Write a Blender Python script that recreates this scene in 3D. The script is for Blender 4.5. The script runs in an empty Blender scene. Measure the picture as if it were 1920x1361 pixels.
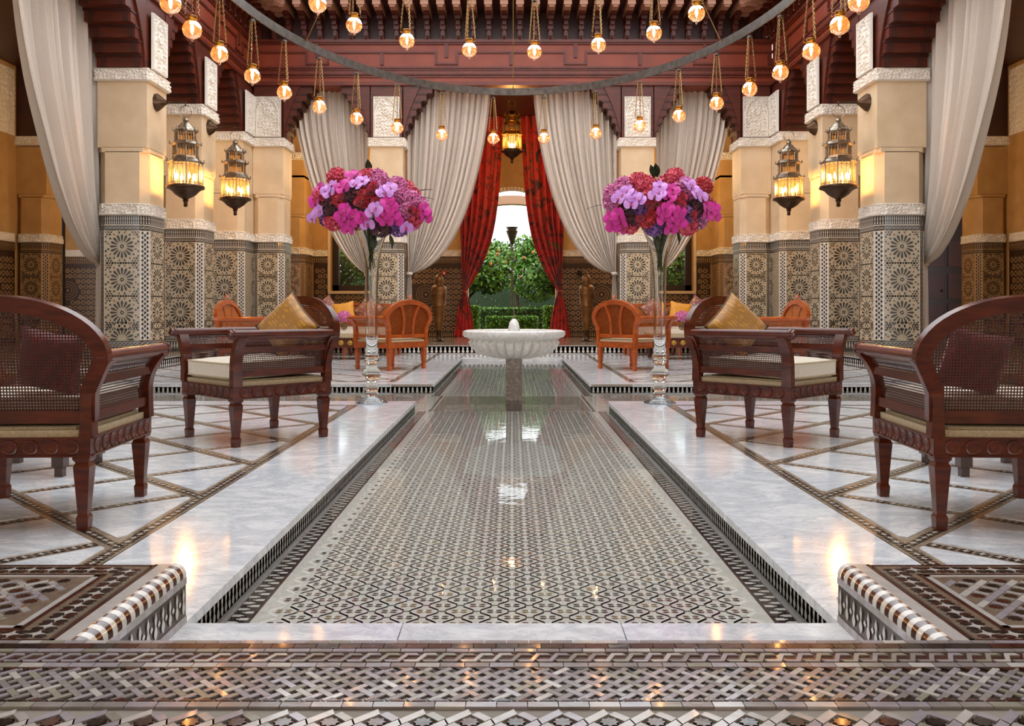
import bpy, math, random
from mathutils import Matrix, Vector
from math import pi, sin, cos, sqrt

# ------------------------------------------------------------------ camera, sky, exposure
scn = bpy.context.scene
COL = scn.collection
F, EYE = 1650.0, 0.85            # focal length in pixels of the 1920 px frame, lens height
cd = bpy.data.cameras.new('camera'); cam = bpy.data.objects.new('camera', cd); COL.objects.link(cam)
cam.location = (0, 0, EYE); cam.rotation_euler = (pi/2, 0, 0)
cd.sensor_width = 36; cd.lens = 36*F/1920; cd.shift_y = -100.5/1920
cd.clip_start = .05; cd.clip_end = 300
scn.camera = cam
W = bpy.data.worlds.new('sky'); scn.world = W; W.use_nodes = True
bg = W.node_tree.nodes['Background']; bg.inputs[0].default_value = (.93, .965, 1, 1); bg.inputs[1].default_value = 2.0
scn.view_settings.view_transform = 'Standard'; scn.view_settings.look = 'None'
scn.view_settings.gamma = 1; scn.view_settings.use_curve_mapping = False
scn.view_settings.exposure = 0.76
scn.cycles.max_bounces = 9; scn.cycles.transparent_max_bounces = 20
scn.cycles.caustics_reflective = False; scn.cycles.caustics_refractive = False
scn.cycles.sample_clamp_indirect = 6
def lamp(name, loc, power, color, size=.1):
    l = bpy.data.lights.new(name, 'POINT'); l.energy = power; l.color = color; l.shadow_soft_size = size
    o = bpy.data.objects.new(name, l); COL.objects.link(o); o.location = loc
    return o
WARM = (1, .62, .28)
for sx in (-1, 1):                                   # unseen warm point lights without fixtures, added to light the galleries
    lamp('unseen_gallery_light', (sx*6.9, 16.0, 3.9), 40, WARM, .25)
    lamp('unseen_gallery_light', (sx*7.6, 9.5, 3.9), 10, WARM, .25)
    lamp('unseen_gallery_light', (sx*7.4, 20.2, 3.6), 15, WARM, .25)
    lamp('unseen_gallery_light', (sx*3.6, 20.0, 4.0), 90, WARM, .25)

for sx in (-1, 1): lamp('unseen_gallery_light', (sx*1.6, -.6, 4.2), 22, WARM, .2)

# ------------------------------------------------------------------ helpers
RND = random.Random(11)
class MB:
    def __init__(s): s.v = []; s.f = []; s.m = []
    def add(s, vs, fs, mi=0, M=None):
        b = len(s.v)
        s.v += [tuple(M @ Vector(p)) for p in vs] if M is not None else [tuple(p) for p in vs]
        s.f += [tuple(b+i for i in f) for f in fs]; s.m += [mi]*len(fs)
    def box(s, x0, x1, y0, y1, z0, z1, mi=0, M=None):
        s.add([(x0,y0,z0),(x1,y0,z0),(x1,y1,z0),(x0,y1,z0),(x0,y0,z1),(x1,y0,z1),(x1,y1,z1),(x0,y1,z1)],
              [(0,3,2,1),(4,5,6,7),(0,1,5,4),(1,2,6,5),(2,3,7,6),(3,0,4,7)], mi, M)
    def poly(s, pts, z=0, mi=0, M=None):
        s.add([(p[0],p[1],z) for p in pts], [tuple(range(len(pts)))], mi, M)
    def prism(s, pts, z0, z1, mi=0, M=None, bottom=True):
        n = len(pts); vs = [(p[0],p[1],z0) for p in pts]+[(p[0],p[1],z1) for p in pts]
        fs = [tuple(range(n, 2*n))]+[(i,(i+1)%n,n+(i+1)%n,n+i) for i in range(n)]
        if bottom: fs.append(tuple(range(n-1,-1,-1)))
        s.add(vs, fs, mi, M)
    def lathe(s, prof, n=16, mi=0, M=None, rf=None):
        vs = []; fs = []
        for k,(r,z) in enumerate(prof):
            for i in range(n):
                a = 2*pi*i/n; q = r*(rf(a,k) if rf else 1); vs.append((q*cos(a), q*sin(a), z))
        for k in range(len(prof)-1):
            for i in range(n):
                j = (i+1)%n; fs.append((k*n+i, k*n+j, (k+1)*n+j, (k+1)*n+i))
        if prof[0][0] > 1e-5: fs.append(tuple(range(n-1,-1,-1)))
        if prof[-1][0] > 1e-5: fs.append(tuple((len(prof)-1)*n+i for i in range(n)))
        s.add(vs, fs, mi, M)
    def tube(s, pts, r, n=6, mi=0, M=None, closed=False):
        P = [Vector(p) for p in pts]; m = len(P); vs = []; fs = []
        up = Vector((0,0,1))
        for i,p in enumerate(P):
            a = P[(i-1)%m] if (closed or i) else p; b = P[(i+1)%m] if (closed or i < m-1) else p
            t = (b-a).normalized() if (b-a).length > 1e-9 else Vector((0,0,1))
            u = t.cross(up)
            if u.length < .05: u = t.cross(Vector((1,0,0)))
            u.normalize(); w = u.cross(t); rr = r[i] if isinstance(r,(list,tuple)) else r
            for k in range(n):
                c = 2*pi*k/n; vs.append(p+u*(rr*cos(c))+w*(rr*sin(c)))
        for i in range(m if closed else m-1):
            j = (i+1)%m
            for k in range(n):
                l = (k+1)%n; fs.append((i*n+k, i*n+l, j*n+l, j*n+k))
        if not closed: fs += [tuple(range(n-1,-1,-1)), tuple((m-1)*n+k for k in range(n))]
        s.add(vs, fs, mi, M)
    def sweep(s, pts, w, t, nrm, mi=0, M=None, closed=False):      # rectangular section along a curve, nrm fixed
        P = [Vector(p) for p in pts]; N = Vector(nrm).normalized(); m = len(P); vs = []; fs = []
        for i,p in enumerate(P):
            a = P[(i-1)%m] if (closed or i) else p; b = P[(i+1)%m] if (closed or i < m-1) else p
            T = (b-a).normalized(); S = T.cross(N).normalized()
            ww = w[i] if isinstance(w,(list,tuple)) else w
            for e,g in ((-1,-1),(1,-1),(1,1),(-1,1)): vs.append(p+S*(e*ww/2)+N*(g*t/2))
        for i in range(m if closed else m-1):
            j = (i+1)%m
            for k in range(4):
                l = (k+1)%4; fs.append((i*4+k, i*4+l, j*4+l, j*4+k))
        if not closed: fs += [(3,2,1,0), tuple((m-1)*4+k for k in range(4))]
        s.add(vs, fs, mi, M)
    def grid(s, nu, nv, fn, mi=0, M=None, wrap=False):
        vs = [fn(i/nu, j/nv) for j in range(nv+1) for i in range(nu+1)]
        fs = [(j*(nu+1)+i, j*(nu+1)+i+1, (j+1)*(nu+1)+i+1, (j+1)*(nu+1)+i) for j in range(nv) for i in range(nu)]
        s.add(vs, fs, mi, M)
    def mesh(s, name, mats, smooth=None):
        me = bpy.data.meshes.new(name); me.from_pydata([tuple(p) for p in s.v], [], s.f)
        for m in (mats if isinstance(mats,(list,tuple)) else [mats]): me.materials.append(m)
        me.polygons.foreach_set('material_index', s.m)
        if smooth is not None:
            me.polygons.foreach_set('use_smooth', [True]*len(s.f))
            me.set_sharp_from_angle(angle=math.radians(smooth))
        me.update(); return me
    def build(s, name, mats, parent=None, smooth=None, M=None):
        return link(name, s.mesh(name, mats, smooth), parent, M)
def link(name, data, parent=None, M=None):
    o = bpy.data.objects.new(name, data); COL.objects.link(o)
    if parent is not None: o.parent = parent
    if M is not None: o.matrix_local = M
    return o
def tag(o, label=None, cat=None, group=None, kind=None):
    if label: o['label'] = label
    if cat: o['category'] = cat
    if group: o['group'] = group
    if kind: o['kind'] = kind
    return o
def thing(name, label, cat, loc=(0,0,0), rz=0, group=None, kind=None, s=1):
    o = bpy.data.objects.new(name, None); COL.objects.link(o)
    o.empty_display_size = .1; o.location = loc; o.rotation_euler = (0,0,rz); o.scale = (s,s,s)
    return tag(o, label, cat, group, kind)
def copy_tree(o, parent=None):
    c = o.copy(); COL.objects.link(c); c.parent = parent
    for ch in list(o.children): copy_tree(ch, c)
    return c
def T(x=0,y=0,z=0): return Matrix.Translation((x,y,z))
def RZ(a): return Matrix.Rotation(a,4,'Z')
def RX(a): return Matrix.Rotation(a,4,'X')
def RY(a): return Matrix.Rotation(a,4,'Y')
def FM(o, n):            # wall frame: local x along the wall, y up, z out of the wall
    z = Vector(n).normalized(); y = Vector((0,0,1)); x = y.cross(z)
    M = Matrix.Identity(4)
    for i,c in enumerate((x,y,z)):
        for k in range(3): M[k][i] = c[k]
    M.translation = Vector(o); return M
def cr(P, t):            # Catmull-Rom through P, t in 0..1
    n = len(P)-1; x = min(max(t,0),1)*n; i = min(int(x), n-1); u = x-i
    a,b,c,d = (Vector(P[max(i-1,0)]), Vector(P[i]), Vector(P[i+1]), Vector(P[min(i+2,n)]))
    return .5*((2*b)+(c-a)*u+(2*a-5*b+4*c-d)*u*u+(3*b-a-3*c+d)*u*u*u)
def clip(poly, x0, x1, y0, y1):
    for ax,v,sg in ((0,x0,1),(0,x1,-1),(1,y0,1),(1,y1,-1)):
        out = []
        for i in range(len(poly)):
            p,q = poly[i-1], poly[i]; a = (p[ax]-v)*sg; b = (q[ax]-v)*sg
            if (a >= 0) != (b >= 0):
                k = a/(a-b); out.append((p[0]+(q[0]-p[0])*k, p[1]+(q[1]-p[1])*k))
            if b >= 0: out.append(q)
        poly = out
        if len(poly) < 3: return []
    return poly
def area(p): return .5*sum(p[i-1][0]*p[i][1]-p[i][0]*p[i-1][1] for i in range(len(p)))
def ccw(p): return p if area(p) > 0 else p[::-1]
def ngon(cx, cy, r, n, a0=0, ry=None): return [(cx+r*cos(a0+2*pi*i/n), cy+(ry or r)*sin(a0+2*pi*i/n)) for i in range(n)]
def star(cx, cy, r, n, q=.6, a0=0): return [(cx+(r if i%2==0 else r*q)*cos(a0+pi*i/n), cy+(r if i%2==0 else r*q)*sin(a0+pi*i/n)) for i in range(2*n)]
def at(x, y, d): return Vector(((x-960)*d/F, d, EYE+(580-y)*d/F))

# ------------------------------------------------------------------ materials
def new(name):
    m = bpy.data.materials.new(name); m.use_nodes = True
    nt = m.node_tree; b = nt.nodes['Principled BSDF']; return m, nt, b
def nd(nt, t, **kw):
    n = nt.nodes.new(t)
    for k,v in kw.items():
        if k in n.inputs.keys(): n.inputs[k].default_value = v
        else: setattr(n, k, v)
    return n
def C(h):                # sRGB hex to linear
    c = [int(h[i:i+2],16)/255 for i in (0,2,4)]
    return tuple((x/12.92 if x <= .04045 else ((x+.055)/1.055)**2.4) for x in c)+(1,)
def coords(nt, rand=False, scale=None):
    tc = nd(nt,'ShaderNodeTexCoord'); out = tc.outputs['Object']
    if rand:
        oi = nd(nt,'ShaderNodeObjectInfo'); mu = nd(nt,'ShaderNodeMath', operation='MULTIPLY'); mu.inputs[1].default_value = 37
        nt.links.new(oi.outputs['Random'], mu.inputs[0])
        va = nd(nt,'ShaderNodeVectorMath', operation='ADD'); nt.links.new(out, va.inputs[0]); nt.links.new(mu.outputs[0], va.inputs[1]); out = va.outputs[0]
    if scale:
        mp = nd(nt,'ShaderNodeMapping'); mp.inputs['Scale'].default_value = scale; nt.links.new(out, mp.inputs[0]); out = mp.outputs[0]
    return out
def ramp(nt, fac, stops):
    r = nd(nt,'ShaderNodeValToRGB'); e = r.color_ramp.elements
    while len(e) < len(stops): e.new(.5)
    for k,(p,c) in enumerate(stops): e[k].position = p; e[k].color = c
    nt.links.new(fac, r.inputs[0]); return r.outputs[0]
def mat(name, c1, rough=.5, c2=None, scale=8, metal=0, bump=0, bscale=None, sheen=0, coat=0, stretch=None, rand=False, detail=4, spec=.5, trans=0, bdist=.01, lo=.35, hi=.65):
    m, nt, b = new(name); b.inputs['Roughness'].default_value = rough; b.inputs['Metallic'].default_value = metal
    b.inputs['Base Color'].default_value = C(c1); b.inputs['Specular IOR Level'].default_value = spec
    if coat: b.inputs['Coat Weight'].default_value = coat; b.inputs['Coat Roughness'].default_value = .06
    if sheen: b.inputs['Sheen Weight'].default_value = sheen
    if c2 or bump:
        co = coords(nt, rand, stretch)
    if c2:
        n = nd(nt,'ShaderNodeTexNoise', Scale=scale, Detail=detail); nt.links.new(co, n.inputs['Vector'])
        nt.links.new(ramp(nt, n.outputs[0], [(lo,C(c1)),(hi,C(c2))]), b.inputs['Base Color'])
    if bump:
        n = nd(nt,'ShaderNodeTexNoise', Scale=bscale or scale*3, Detail=3); nt.links.new(co, n.inputs['Vector'])
        bp = nd(nt,'ShaderNodeBump', Strength=bump, Distance=bdist); nt.links.new(n.outputs[0], bp.inputs['Height']); nt.links.new(bp.outputs[0], b.inputs['Normal'])
    return m
def marble(name, base, vein, rough=.09, scale=1.0):
    m, nt, b = new(name); co = coords(nt, True, (scale,scale*1.6,scale))
    n1 = nd(nt,'ShaderNodeTexNoise', Scale=2.2, Detail=9, Roughness=.62, Distortion=1.6); nt.links.new(co, n1.inputs['Vector'])
    n2 = nd(nt,'ShaderNodeTexNoise', Scale=5.5, Detail=10, Roughness=.7, Distortion=2.2); nt.links.new(co, n2.inputs['Vector'])
    v = ramp(nt, n1.outputs[0], [(.36,C(base)),(.5,C(vein)),(.60,C(base))])
    v2 = ramp(nt, n2.outputs[0], [(.46,(1,1,1,1)),(.495,(.74,.75,.78,1)),(.53,(1,1,1,1))])
    mx = nd(nt,'ShaderNodeMix', data_type='RGBA', blend_type='MULTIPLY'); mx.inputs[0].default_value = .8
    nt.links.new(v, mx.inputs[6]); nt.links.new(v2, mx.inputs[7]); nt.links.new(mx.outputs[2], b.inputs['Base Color'])
    b.inputs['Roughness'].default_value = rough; b.inputs['Specular IOR Level'].default_value = .6
    return m
MARBLE = marble('marble', 'eef1f3', 'd3d8de')
MARBLE_F = marble('fountain_marble', 'f6f4f1', 'e3e0db', .25, 2.5)
MARBLE_D = marble('stem_marble', 'a89e95', '857a71', .2, 3)
def tile(n, h, h2=None, r=.16): return mat(n, h, r, h2 or h, scale=25, bump=.12, bscale=60, bdist=.003, coat=.3, rand=True)
TW = tile('tile_white','d6d3cc','c9c4ba'); TG = tile('tile_grey','a9a4a0','98938e'); TB = tile('tile_beige','9c8b78','8d7d6b')
TS = tile('tile_sage','aaa798','9d9a8b'); TO = tile('tile_ochre','927347','7d6038'); TD = tile('tile_dark','1d1613','2a1f1a')
TR = tile('tile_brown','4a2419','351a13'); TL = tile('tile_lilac','b6b0b2','a8a2a6')
T_CREAM = tile('tile_cream','c2b59c','b3a58b',.3); T_OLIVE = tile('tile_olive','3a342a','2b261e',.3); T_BLK = tile('tile_black','14110f','1e1a17',.3)
T_RUST = tile('tile_rust','8a5c3a','77502f',.3); T_UMBER = tile('tile_umber','3b2416','2c1a10',.35); T_SAND = tile('tile_sand','b3946a','a08158',.35)
GROUT = mat('grout','8b8378',.7)
POOLG = tile('pool_ground','d8d5ca','ccc8bb'); PD = tile('pool_dark','33261f','40302a'); PR = tile('pool_brown','6b3b28','55301f')
PW = tile('pool_white','f2f0ec','e9e6e0')
FW = tile('step_white','bab6b2','aeaaa5'); FG = tile('step_grey','8a8482','7d7775'); FL = tile('step_lilac','99939a','8d878c'); FS = tile('step_sage','908d80','848174'); FB = tile('step_beige','7c6c5c','6e5f50')
PLASTER = mat('plaster','dac4a4',.65,'ceb795',scale=3,bump=.15,bscale=14,bdist=.01)
PLASTER_SHADE = mat('plaster_shade','c19a62',.65,'b48c54',scale=3,bump=.15,bscale=14,bdist=.01)  # plaster toned darker and oranger: gallery shade and lamplight put into the colour
STUCCO = mat('stucco','e8e2d8',.8,bump=.35,bscale=90,bdist=.006)
WOOD = mat('cedar','5c220f',.4,'481a0b',scale=3,stretch=(1,1,6),bump=.1,bscale=30,bdist=.003)
WOODM = mat('cedar_moulding','6c2a15',.4,'5b210f',scale=4)
WOODF = mat('cedar_fascia','8c3a1e',.45,'7c3018',scale=2.5,stretch=(1,6,1),bump=.08,bscale=25,bdist=.003)
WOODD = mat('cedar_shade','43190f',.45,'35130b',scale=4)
RAFTER = mat('rafter_end','a3745c',.6)
MAHOG = mat('mahogany','5e230c',.26,'431609',scale=4,stretch=(2,2,9),coat=.12,spec=.4,bump=.04,bscale=40,bdist=.002)
MAHOGD = mat('mahogany_dark','3c150b',.2,'2a0e07',scale=4,stretch=(2,2,9),coat=.5)
ORANGE_LIT = mat('orange_lit_wood','b0531a',.28,'93400f',scale=4,stretch=(2,2,9),coat=.15)  # far chairs' wood: the orange cast of the lighting put into the colour
CANE = mat('cane','4e1f0e',.45,'38140a',scale=40); CANE_LIT = mat('cane_orange_lit','b4662a',.45,'95501c',scale=40)
LINEN = mat('linen_seat','dfd5c2',.85,'d5c9b4',scale=60,bump=.3,bscale=220,bdist=.003,sheen=.3)
DECK = mat('seat_deck','bba98a',.85,'ab9877',scale=80,bump=.3,bscale=200,bdist=.003)
def brocade(n, a, b_, sc):
    m, nt, b = new(n); co = coords(nt)
    v = nd(nt,'ShaderNodeTexVoronoi', Scale=sc, feature='DISTANCE_TO_EDGE'); w = nd(nt,'ShaderNodeTexWave', Scale=sc*.7, Distortion=9, Detail=2)
    nt.links.new(co, v.inputs['Vector']); nt.links.new(co, w.inputs['Vector'])
    mu = nd(nt,'ShaderNodeMath', operation='MULTIPLY'); nt.links.new(v.outputs[0], mu.inputs[0]); nt.links.new(w.outputs['Fac'], mu.inputs[1])
    nt.links.new(ramp(nt, mu.outputs[0], [(.06,C(a)),(.16,C(b_))]), b.inputs['Base Color'])
    b.inputs['Roughness'].default_value = .45; b.inputs['Sheen Weight'].default_value = .4; return m
GOLD = brocade('gold_brocade','a06c14','c08820',16); GOLD2 = brocade('yellow_silk','d08a10','dd9c16',14)
PAISLEY = brocade('paisley','7c3b2c','b58c62',12); REDP = brocade('crimson_silk','6d0a14','9a1420',14)
CURT = mat('linen_curtain','d9d0c6',.8,'cec4b8',scale=120,bump=.25,bscale=300,bdist=.002,sheen=.2)
def redcurt():
    m, nt, b = new('red_damask'); co = coords(nt)
    n = nd(nt,'ShaderNodeTexNoise', Scale=2.3, Detail=6, Distortion=2.5); nt.links.new(co, n.inputs['Vector'])
    nt.links.new(ramp(nt, n.outputs[0], [(.34,C('240607')),(.43,C('8a0d0a')),(.50,C('d01a10')),(.62,C('a8120c')),(.67,C('7a5216'))]), b.inputs['Base Color'])
    b.inputs['Roughness'].default_value = .5; b.inputs['Sheen Weight'].default_value = .3; return m
REDC = redcurt()
IRON = mat('iron','5f5750',.45,'4a433d',scale=12,metal=.85); BRONZE = mat('dark_bronze','5a4535',.36,'433224',scale=12,metal=.9)
SILVER = mat('lantern_metal','a89b8a',.28,'86796a',scale=20,metal=.95); BRASS = mat('brass','a8752c',.28,metal=1); COPPER = mat('urn_bronze','8a6238',.38,'6b4722',scale=6,metal=.55)
CHAINM = mat('chain','a98a5c',.32,metal=.9); GILT = mat('gilt','b9903f',.35,metal=.8)
BLACK = mat('black_void','0a0706',.8); DARKW = mat('dark_frame','24120b',.4)
def glassy(name, tint, gl=.0, refl=1.0, rough=.02, diff=0, ior=1.45, tc=(1,1,1,1)):      # thin clear pane: Fresnel reflection over transmission
    m = bpy.data.materials.new(name); m.use_nodes = True; nt = m.node_tree; nt.nodes.clear()
    o = nd(nt,'ShaderNodeOutputMaterial'); t = nd(nt,'ShaderNodeBsdfTransparent'); t.inputs[0].default_value = tint
    g = nd(nt,'ShaderNodeBsdfGlossy', Roughness=rough); fr = nd(nt,'ShaderNodeFresnel', IOR=ior)
    mx = nd(nt,'ShaderNodeMixShader'); nt.links.new(fr.outputs[0], mx.inputs[0]); nt.links.new(t.outputs[0], mx.inputs[1]); nt.links.new(g.outputs[0], mx.inputs[2]); out = mx
    if diff:
        d = nd(nt,'ShaderNodeBsdfTranslucent'); d.inputs[0].default_value = tc
        d2 = nd(nt,'ShaderNodeMixShader'); d2.inputs[0].default_value = diff; nt.links.new(out.outputs[0], d2.inputs[1]); nt.links.new(d.outputs[0], d2.inputs[2]); out = d2
    nt.links.new(out.outputs[0], o.inputs[0]); return m
GLOBE = glassy('globe_glass',(.97,.93,.88,1),diff=.10,tc=(1,.6,.3,1),ior=1.5); PANE = glassy('lantern_pane',(1,.9,.72,1),diff=.015,tc=(1,.78,.45,1),ior=1.4)
GLOBEC = glassy('foot_glass',(.97,.98,.98,1),ior=1.5)
WATER = glassy('water',(.985,.99,.985,1),ior=1.13,rough=.015)
WNT = WATER.node_tree
_n = nd(WNT,'ShaderNodeTexNoise', Scale=7.0, Detail=2); _b = nd(WNT,'ShaderNodeBump', Strength=.05, Distance=.02); WNT.links.new(coords(WNT), _n.inputs['Vector'])
WNT.links.new(_n.outputs[0], _b.inputs['Height'])
for _x in WNT.nodes:
    if _x.type in ('BSDF_GLOSSY','FRESNEL'): WNT.links.new(_b.outputs[0], _x.inputs['Normal'])
WINDOW = glassy('window_glass',(.95,.97,.97,1),ior=1.45)
def solidglass():
    m, nt, b = new('vase_glass'); b.inputs['Transmission Weight'].default_value = 1; b.inputs['Roughness'].default_value = .0
    b.inputs['IOR'].default_value = 1.28; b.inputs['Base Color'].default_value = (.97,.985,.98,1); return m
VGLASS = solidglass()
def glow(name, c, s):
    m, nt, b = new(name); b.inputs['Base Color'].default_value = c; b.inputs['Emission Color'].default_value = c; b.inputs['Emission Strength'].default_value = s; return m
BULB = glow('filament',(1,.42,.10,1),90); CANDLE = glow('candle_bulb',(1,.55,.18,1),55)
def petal(n,a,b_): return mat(n,a,.5,b_,scale=18,sheen=.3,rand=True)
P_CO2 = petal('petal_coral_light','ee6f80','e05570'); P_PI2 = petal('petal_pink_light','eba3cc','dd86ba'); P_PU2 = petal('petal_purple_light','9a68b4','7d4a9a'); P_BU2 = petal('petal_burgundy_light','7a2440','5a1428'); P_RE2 = petal('petal_red_light','de4048','c82a36')
P_MAG = petal('petal_magenta','c0148a','d8219c'); P_LIL = petal('petal_lilac','d79be0','c47fd6'); P_COR = petal('petal_coral','d8415c','c22f50')
P_PINK = petal('petal_pink','d877ab','c45a98'); P_PUR = petal('petal_purple','6d3a86','53286c'); P_BUR = petal('petal_burgundy','4e0f22','300814'); P_RED = petal('petal_red','c01f2c','a51624'); P_LIP = petal('petal_lip','8a0d4c','c01463')
LEAF = mat('leaf','5f8f2c',.5,'487422',scale=9); LEAFL = mat('leaf_light','93b546',.5,'7aa036',scale=6); LEAFD = mat('leaf_dark','233818',.5,'1a2b12',scale=9)
STEM = mat('stem','8c9a4a',.5,'6d7a34',scale=20); BARK = mat('bark','4a3626',.8,'382819',scale=20); ORANGE = mat('orange_fruit','d9671a',.5); GROUND = mat('garden_ground','3c4424',.9,'56532f',scale=4)
PINKW = mat('garden_arch','c09a80',.7); REDBOX = mat('alarm_red','b3201b',.4); LABELW = mat('label_white','e6e2da',.5)
# ------------------------------------------------------------------ pattern makers
def spindle(mb, x, y, w, h, mi, M, z=.002):
    r = [(.10,0),(.5,.18),(.5,.30),(.14,.5),(.34,.68),(.34,.78),(0,1)]
    mb.poly([(x+a*w, y+b*h) for a,b in r]+[(x-a*w, y+b*h) for a,b in r[-2::-1]], z, mi, M)
def riser(name, o, n, L, h, parent, pitch=.034, back=None, cap=True):
    mb = MB(); M = FM(o, n)
    mb.box(0,L,0,h,-.02,.0,0,M)
    k = int(L/pitch)
    for i in range(k): spindle(mb, (i+.5)*L/k, h*.10, pitch*.62, h*.72, 1, M)
    if cap: mb.box(0,L,h*.88,h,0,.004,2,M)
    mb.box(0,L,0,h*.07,0,.003,2,M)
    o_ = mb.build(name, [back or TD, TW, TG], parent); tag(o_, kind='stuff'); return o_
def braid(mb, L, y, h, M, mi, pitch=.06, z=.002):
    k = max(1,int(L/pitch)); p = L/k; t = h*.24
    for i in range(k):
        x = i*p
        for s in (0,1):
            a,b = (y,y+h) if s == 0 else (y+h,y)
            mb.poly(ccw([(x,a-t/2),(x+p*.35,a-t/2),(x+p*.75,b-t/2),(x+p,b-t/2),(x+p,b+t/2),(x+p*.7,b+t/2),(x+p*.3,a+t/2),(x,a+t/2)]), z+.0005*s, mi, M)
def rosette(R, half=False):       # 16-fold zellige star on a 1 x .95 cell, centred on the origin
    out = []                      # (poly, material index)
    for i in range(16):
        a = 2*pi*i/16; c,s = cos(a), sin(a)
        def q(r,w): return (c*r-s*w, s*r+c*w)
        out.append(([q(.27*R,0),q(.38*R,.040*R),q(.68*R,.082*R),q(.80*R,0),q(.68*R,-.082*R),q(.38*R,-.040*R)], 1))
        b = a+pi/16; c,s = cos(b), sin(b)
        out.append(([q(.80*R,0),q(.90*R,.070*R),q(1.0*R,0),q(.90*R,-.070*R)], 3 if i%2 else 2))
    out.append((star(0,0,.17*R,8,.62), 1)); out.append((star(0,0,.07*R,4,.5), 0))
    for i in range(8):
        a = 2*pi*i/8; out.append((ngon(.235*R*cos(a+pi/8), .235*R*sin(a+pi/8), .025*R, 4), 2))
    return [(p,m) for p,m in out if not half or min(y for x,y in p) > -.02]
def rosette_mesh(w, h, mats, half=False, seed=1):
    mb = MB(); R = min(w,h)*.47
    for p,m in rosette(R, half): mb.poly(ccw(p), 0 if m else .0006, m)
    rr = random.Random(seed)
    for i in range(-7,8):
        for j in range(-7,8):
            x = (i+.5*(j%2))*w/13; y = j*h/14
            if abs(x) > w*.475 or abs(y) > h*.5 or (half and y < 0): continue
            if sqrt(x*x+y*y) < R*1.06: continue
            big = (i+2*j)%5 == 0
            mb.poly(star(x,y,.020 if big else .0152, 6 if big else 5,.7), 0, 1 if big else (2 if (i+j)%3 else 3))
    return mb.mesh('rosette', mats)
def relief_mesh(name, w, h, res, fn, m):
    mb = MB(); nu, nv = max(2,int(w/res)), max(2,int(h/res))
    mb.grid(nu, nv, lambda u,v: (u*w, v*h, 0 if (u in (0,1) or v in (0,1)) else fn(u*w, v*h)))
    return mb.mesh(name, m)
def arab(x, y, k=1.0):
    a = sin(62*k*x+2.2*sin(38*k*y))*sin(62*k*y+2.2*sin(38*k*x)); return .5+.5*max(-1,min(1,a*2.6))
def panel_relief(w, h):
    def f(x, y):
        e = min(x, w-x, y, h-y)
        if e < .022: return .036
        u = abs(x-w/2)/(w/2-.04); ys = h*.52
        t = (y-ys)/(h*.42) if y > ys else 0
        edge = sqrt(max(0,1-t**1.6)) if t < 1 else 0
        if abs(u-edge) < .07 and e > .03: return .042
        k = arab(x,y,.8 if u < edge else 1.3)
        if u < edge and abs(math.hypot(x-w/2,(y-h*.62))-.06) < .012: return .042
        return .002+.034*k
    return f
PANEL_ME = relief_mesh('stucco_panel', .52, .80, .0085, panel_relief(.52,.80), STUCCO)
FR_CACHE = {}
def frieze_mesh(w, h):
    k = (round(w,3), round(h,3))
    if k not in FR_CACHE:
        FR_CACHE[k] = relief_mesh('frieze', w, h, .0095, lambda x,y: .026 if min(y,h-y) < .016 else .0+.026*arab(x,y,1.15), STUCCO)
    return FR_CACHE[k]
ROSE = {}
def rose_me(w, h, warm, half=False):
    k = (round(w,3), round(h,3), warm, half)
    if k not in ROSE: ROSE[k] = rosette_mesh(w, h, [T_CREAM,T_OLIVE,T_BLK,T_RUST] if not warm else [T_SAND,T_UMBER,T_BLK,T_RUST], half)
    return ROSE[k]
def wall_zellige(w, h, big=(), seed=3):
    mb = MB(); rr = random.Random(seed); mb.box(0,w,0,h,-.02,0,0)
    for bx,by,br in big:
        for k,r in enumerate((.97,.84,.70,.56,.42,.28)):
            n = max(8,int(2*pi*r*br/.03)); m = (1,2,1,3,1,2)[k]
            for i in range(n):
                a = 2*pi*i/n; mb.poly(star(bx+r*br*cos(a), by+r*br*sin(a), .0125 if k%2==0 else .009, 4,.6,a), .0015, m)
        mb.poly(star(bx,by,.13*br,8,.6), .0015, 1)
    p = .132; ni, nj = int(w/p)+1, int(h/p)+1
    for i in range(ni):
        for j in range(nj):
            x = (i+.5*(j%2))*p+.03; y = j*p+.06
            if x < .06 or x > w-.06 or y < .06 or y > h-.06: continue
            if any(math.hypot(x-bx,y-by) < br*1.08+.06 for bx,by,br in big): continue
            for k in range(8):
                a = 2*pi*k/8; mb.poly(star(x+.043*cos(a), y+.043*sin(a), .019, 4,.55,a), .0015, 1)
            mb.poly(star(x,y,.024,8,.6), .0015, 3 if (i+j)%2 else 2)
            mb.poly(star(x+p/2,y,.014,4,.6), .0015, 1); mb.poly(star(x,y+p/2,.012,4,.6), .0015, 3)
    return mb.mesh('zellige', [T_UMBER,T_SAND,T_BLK,T_RUST])

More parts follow.
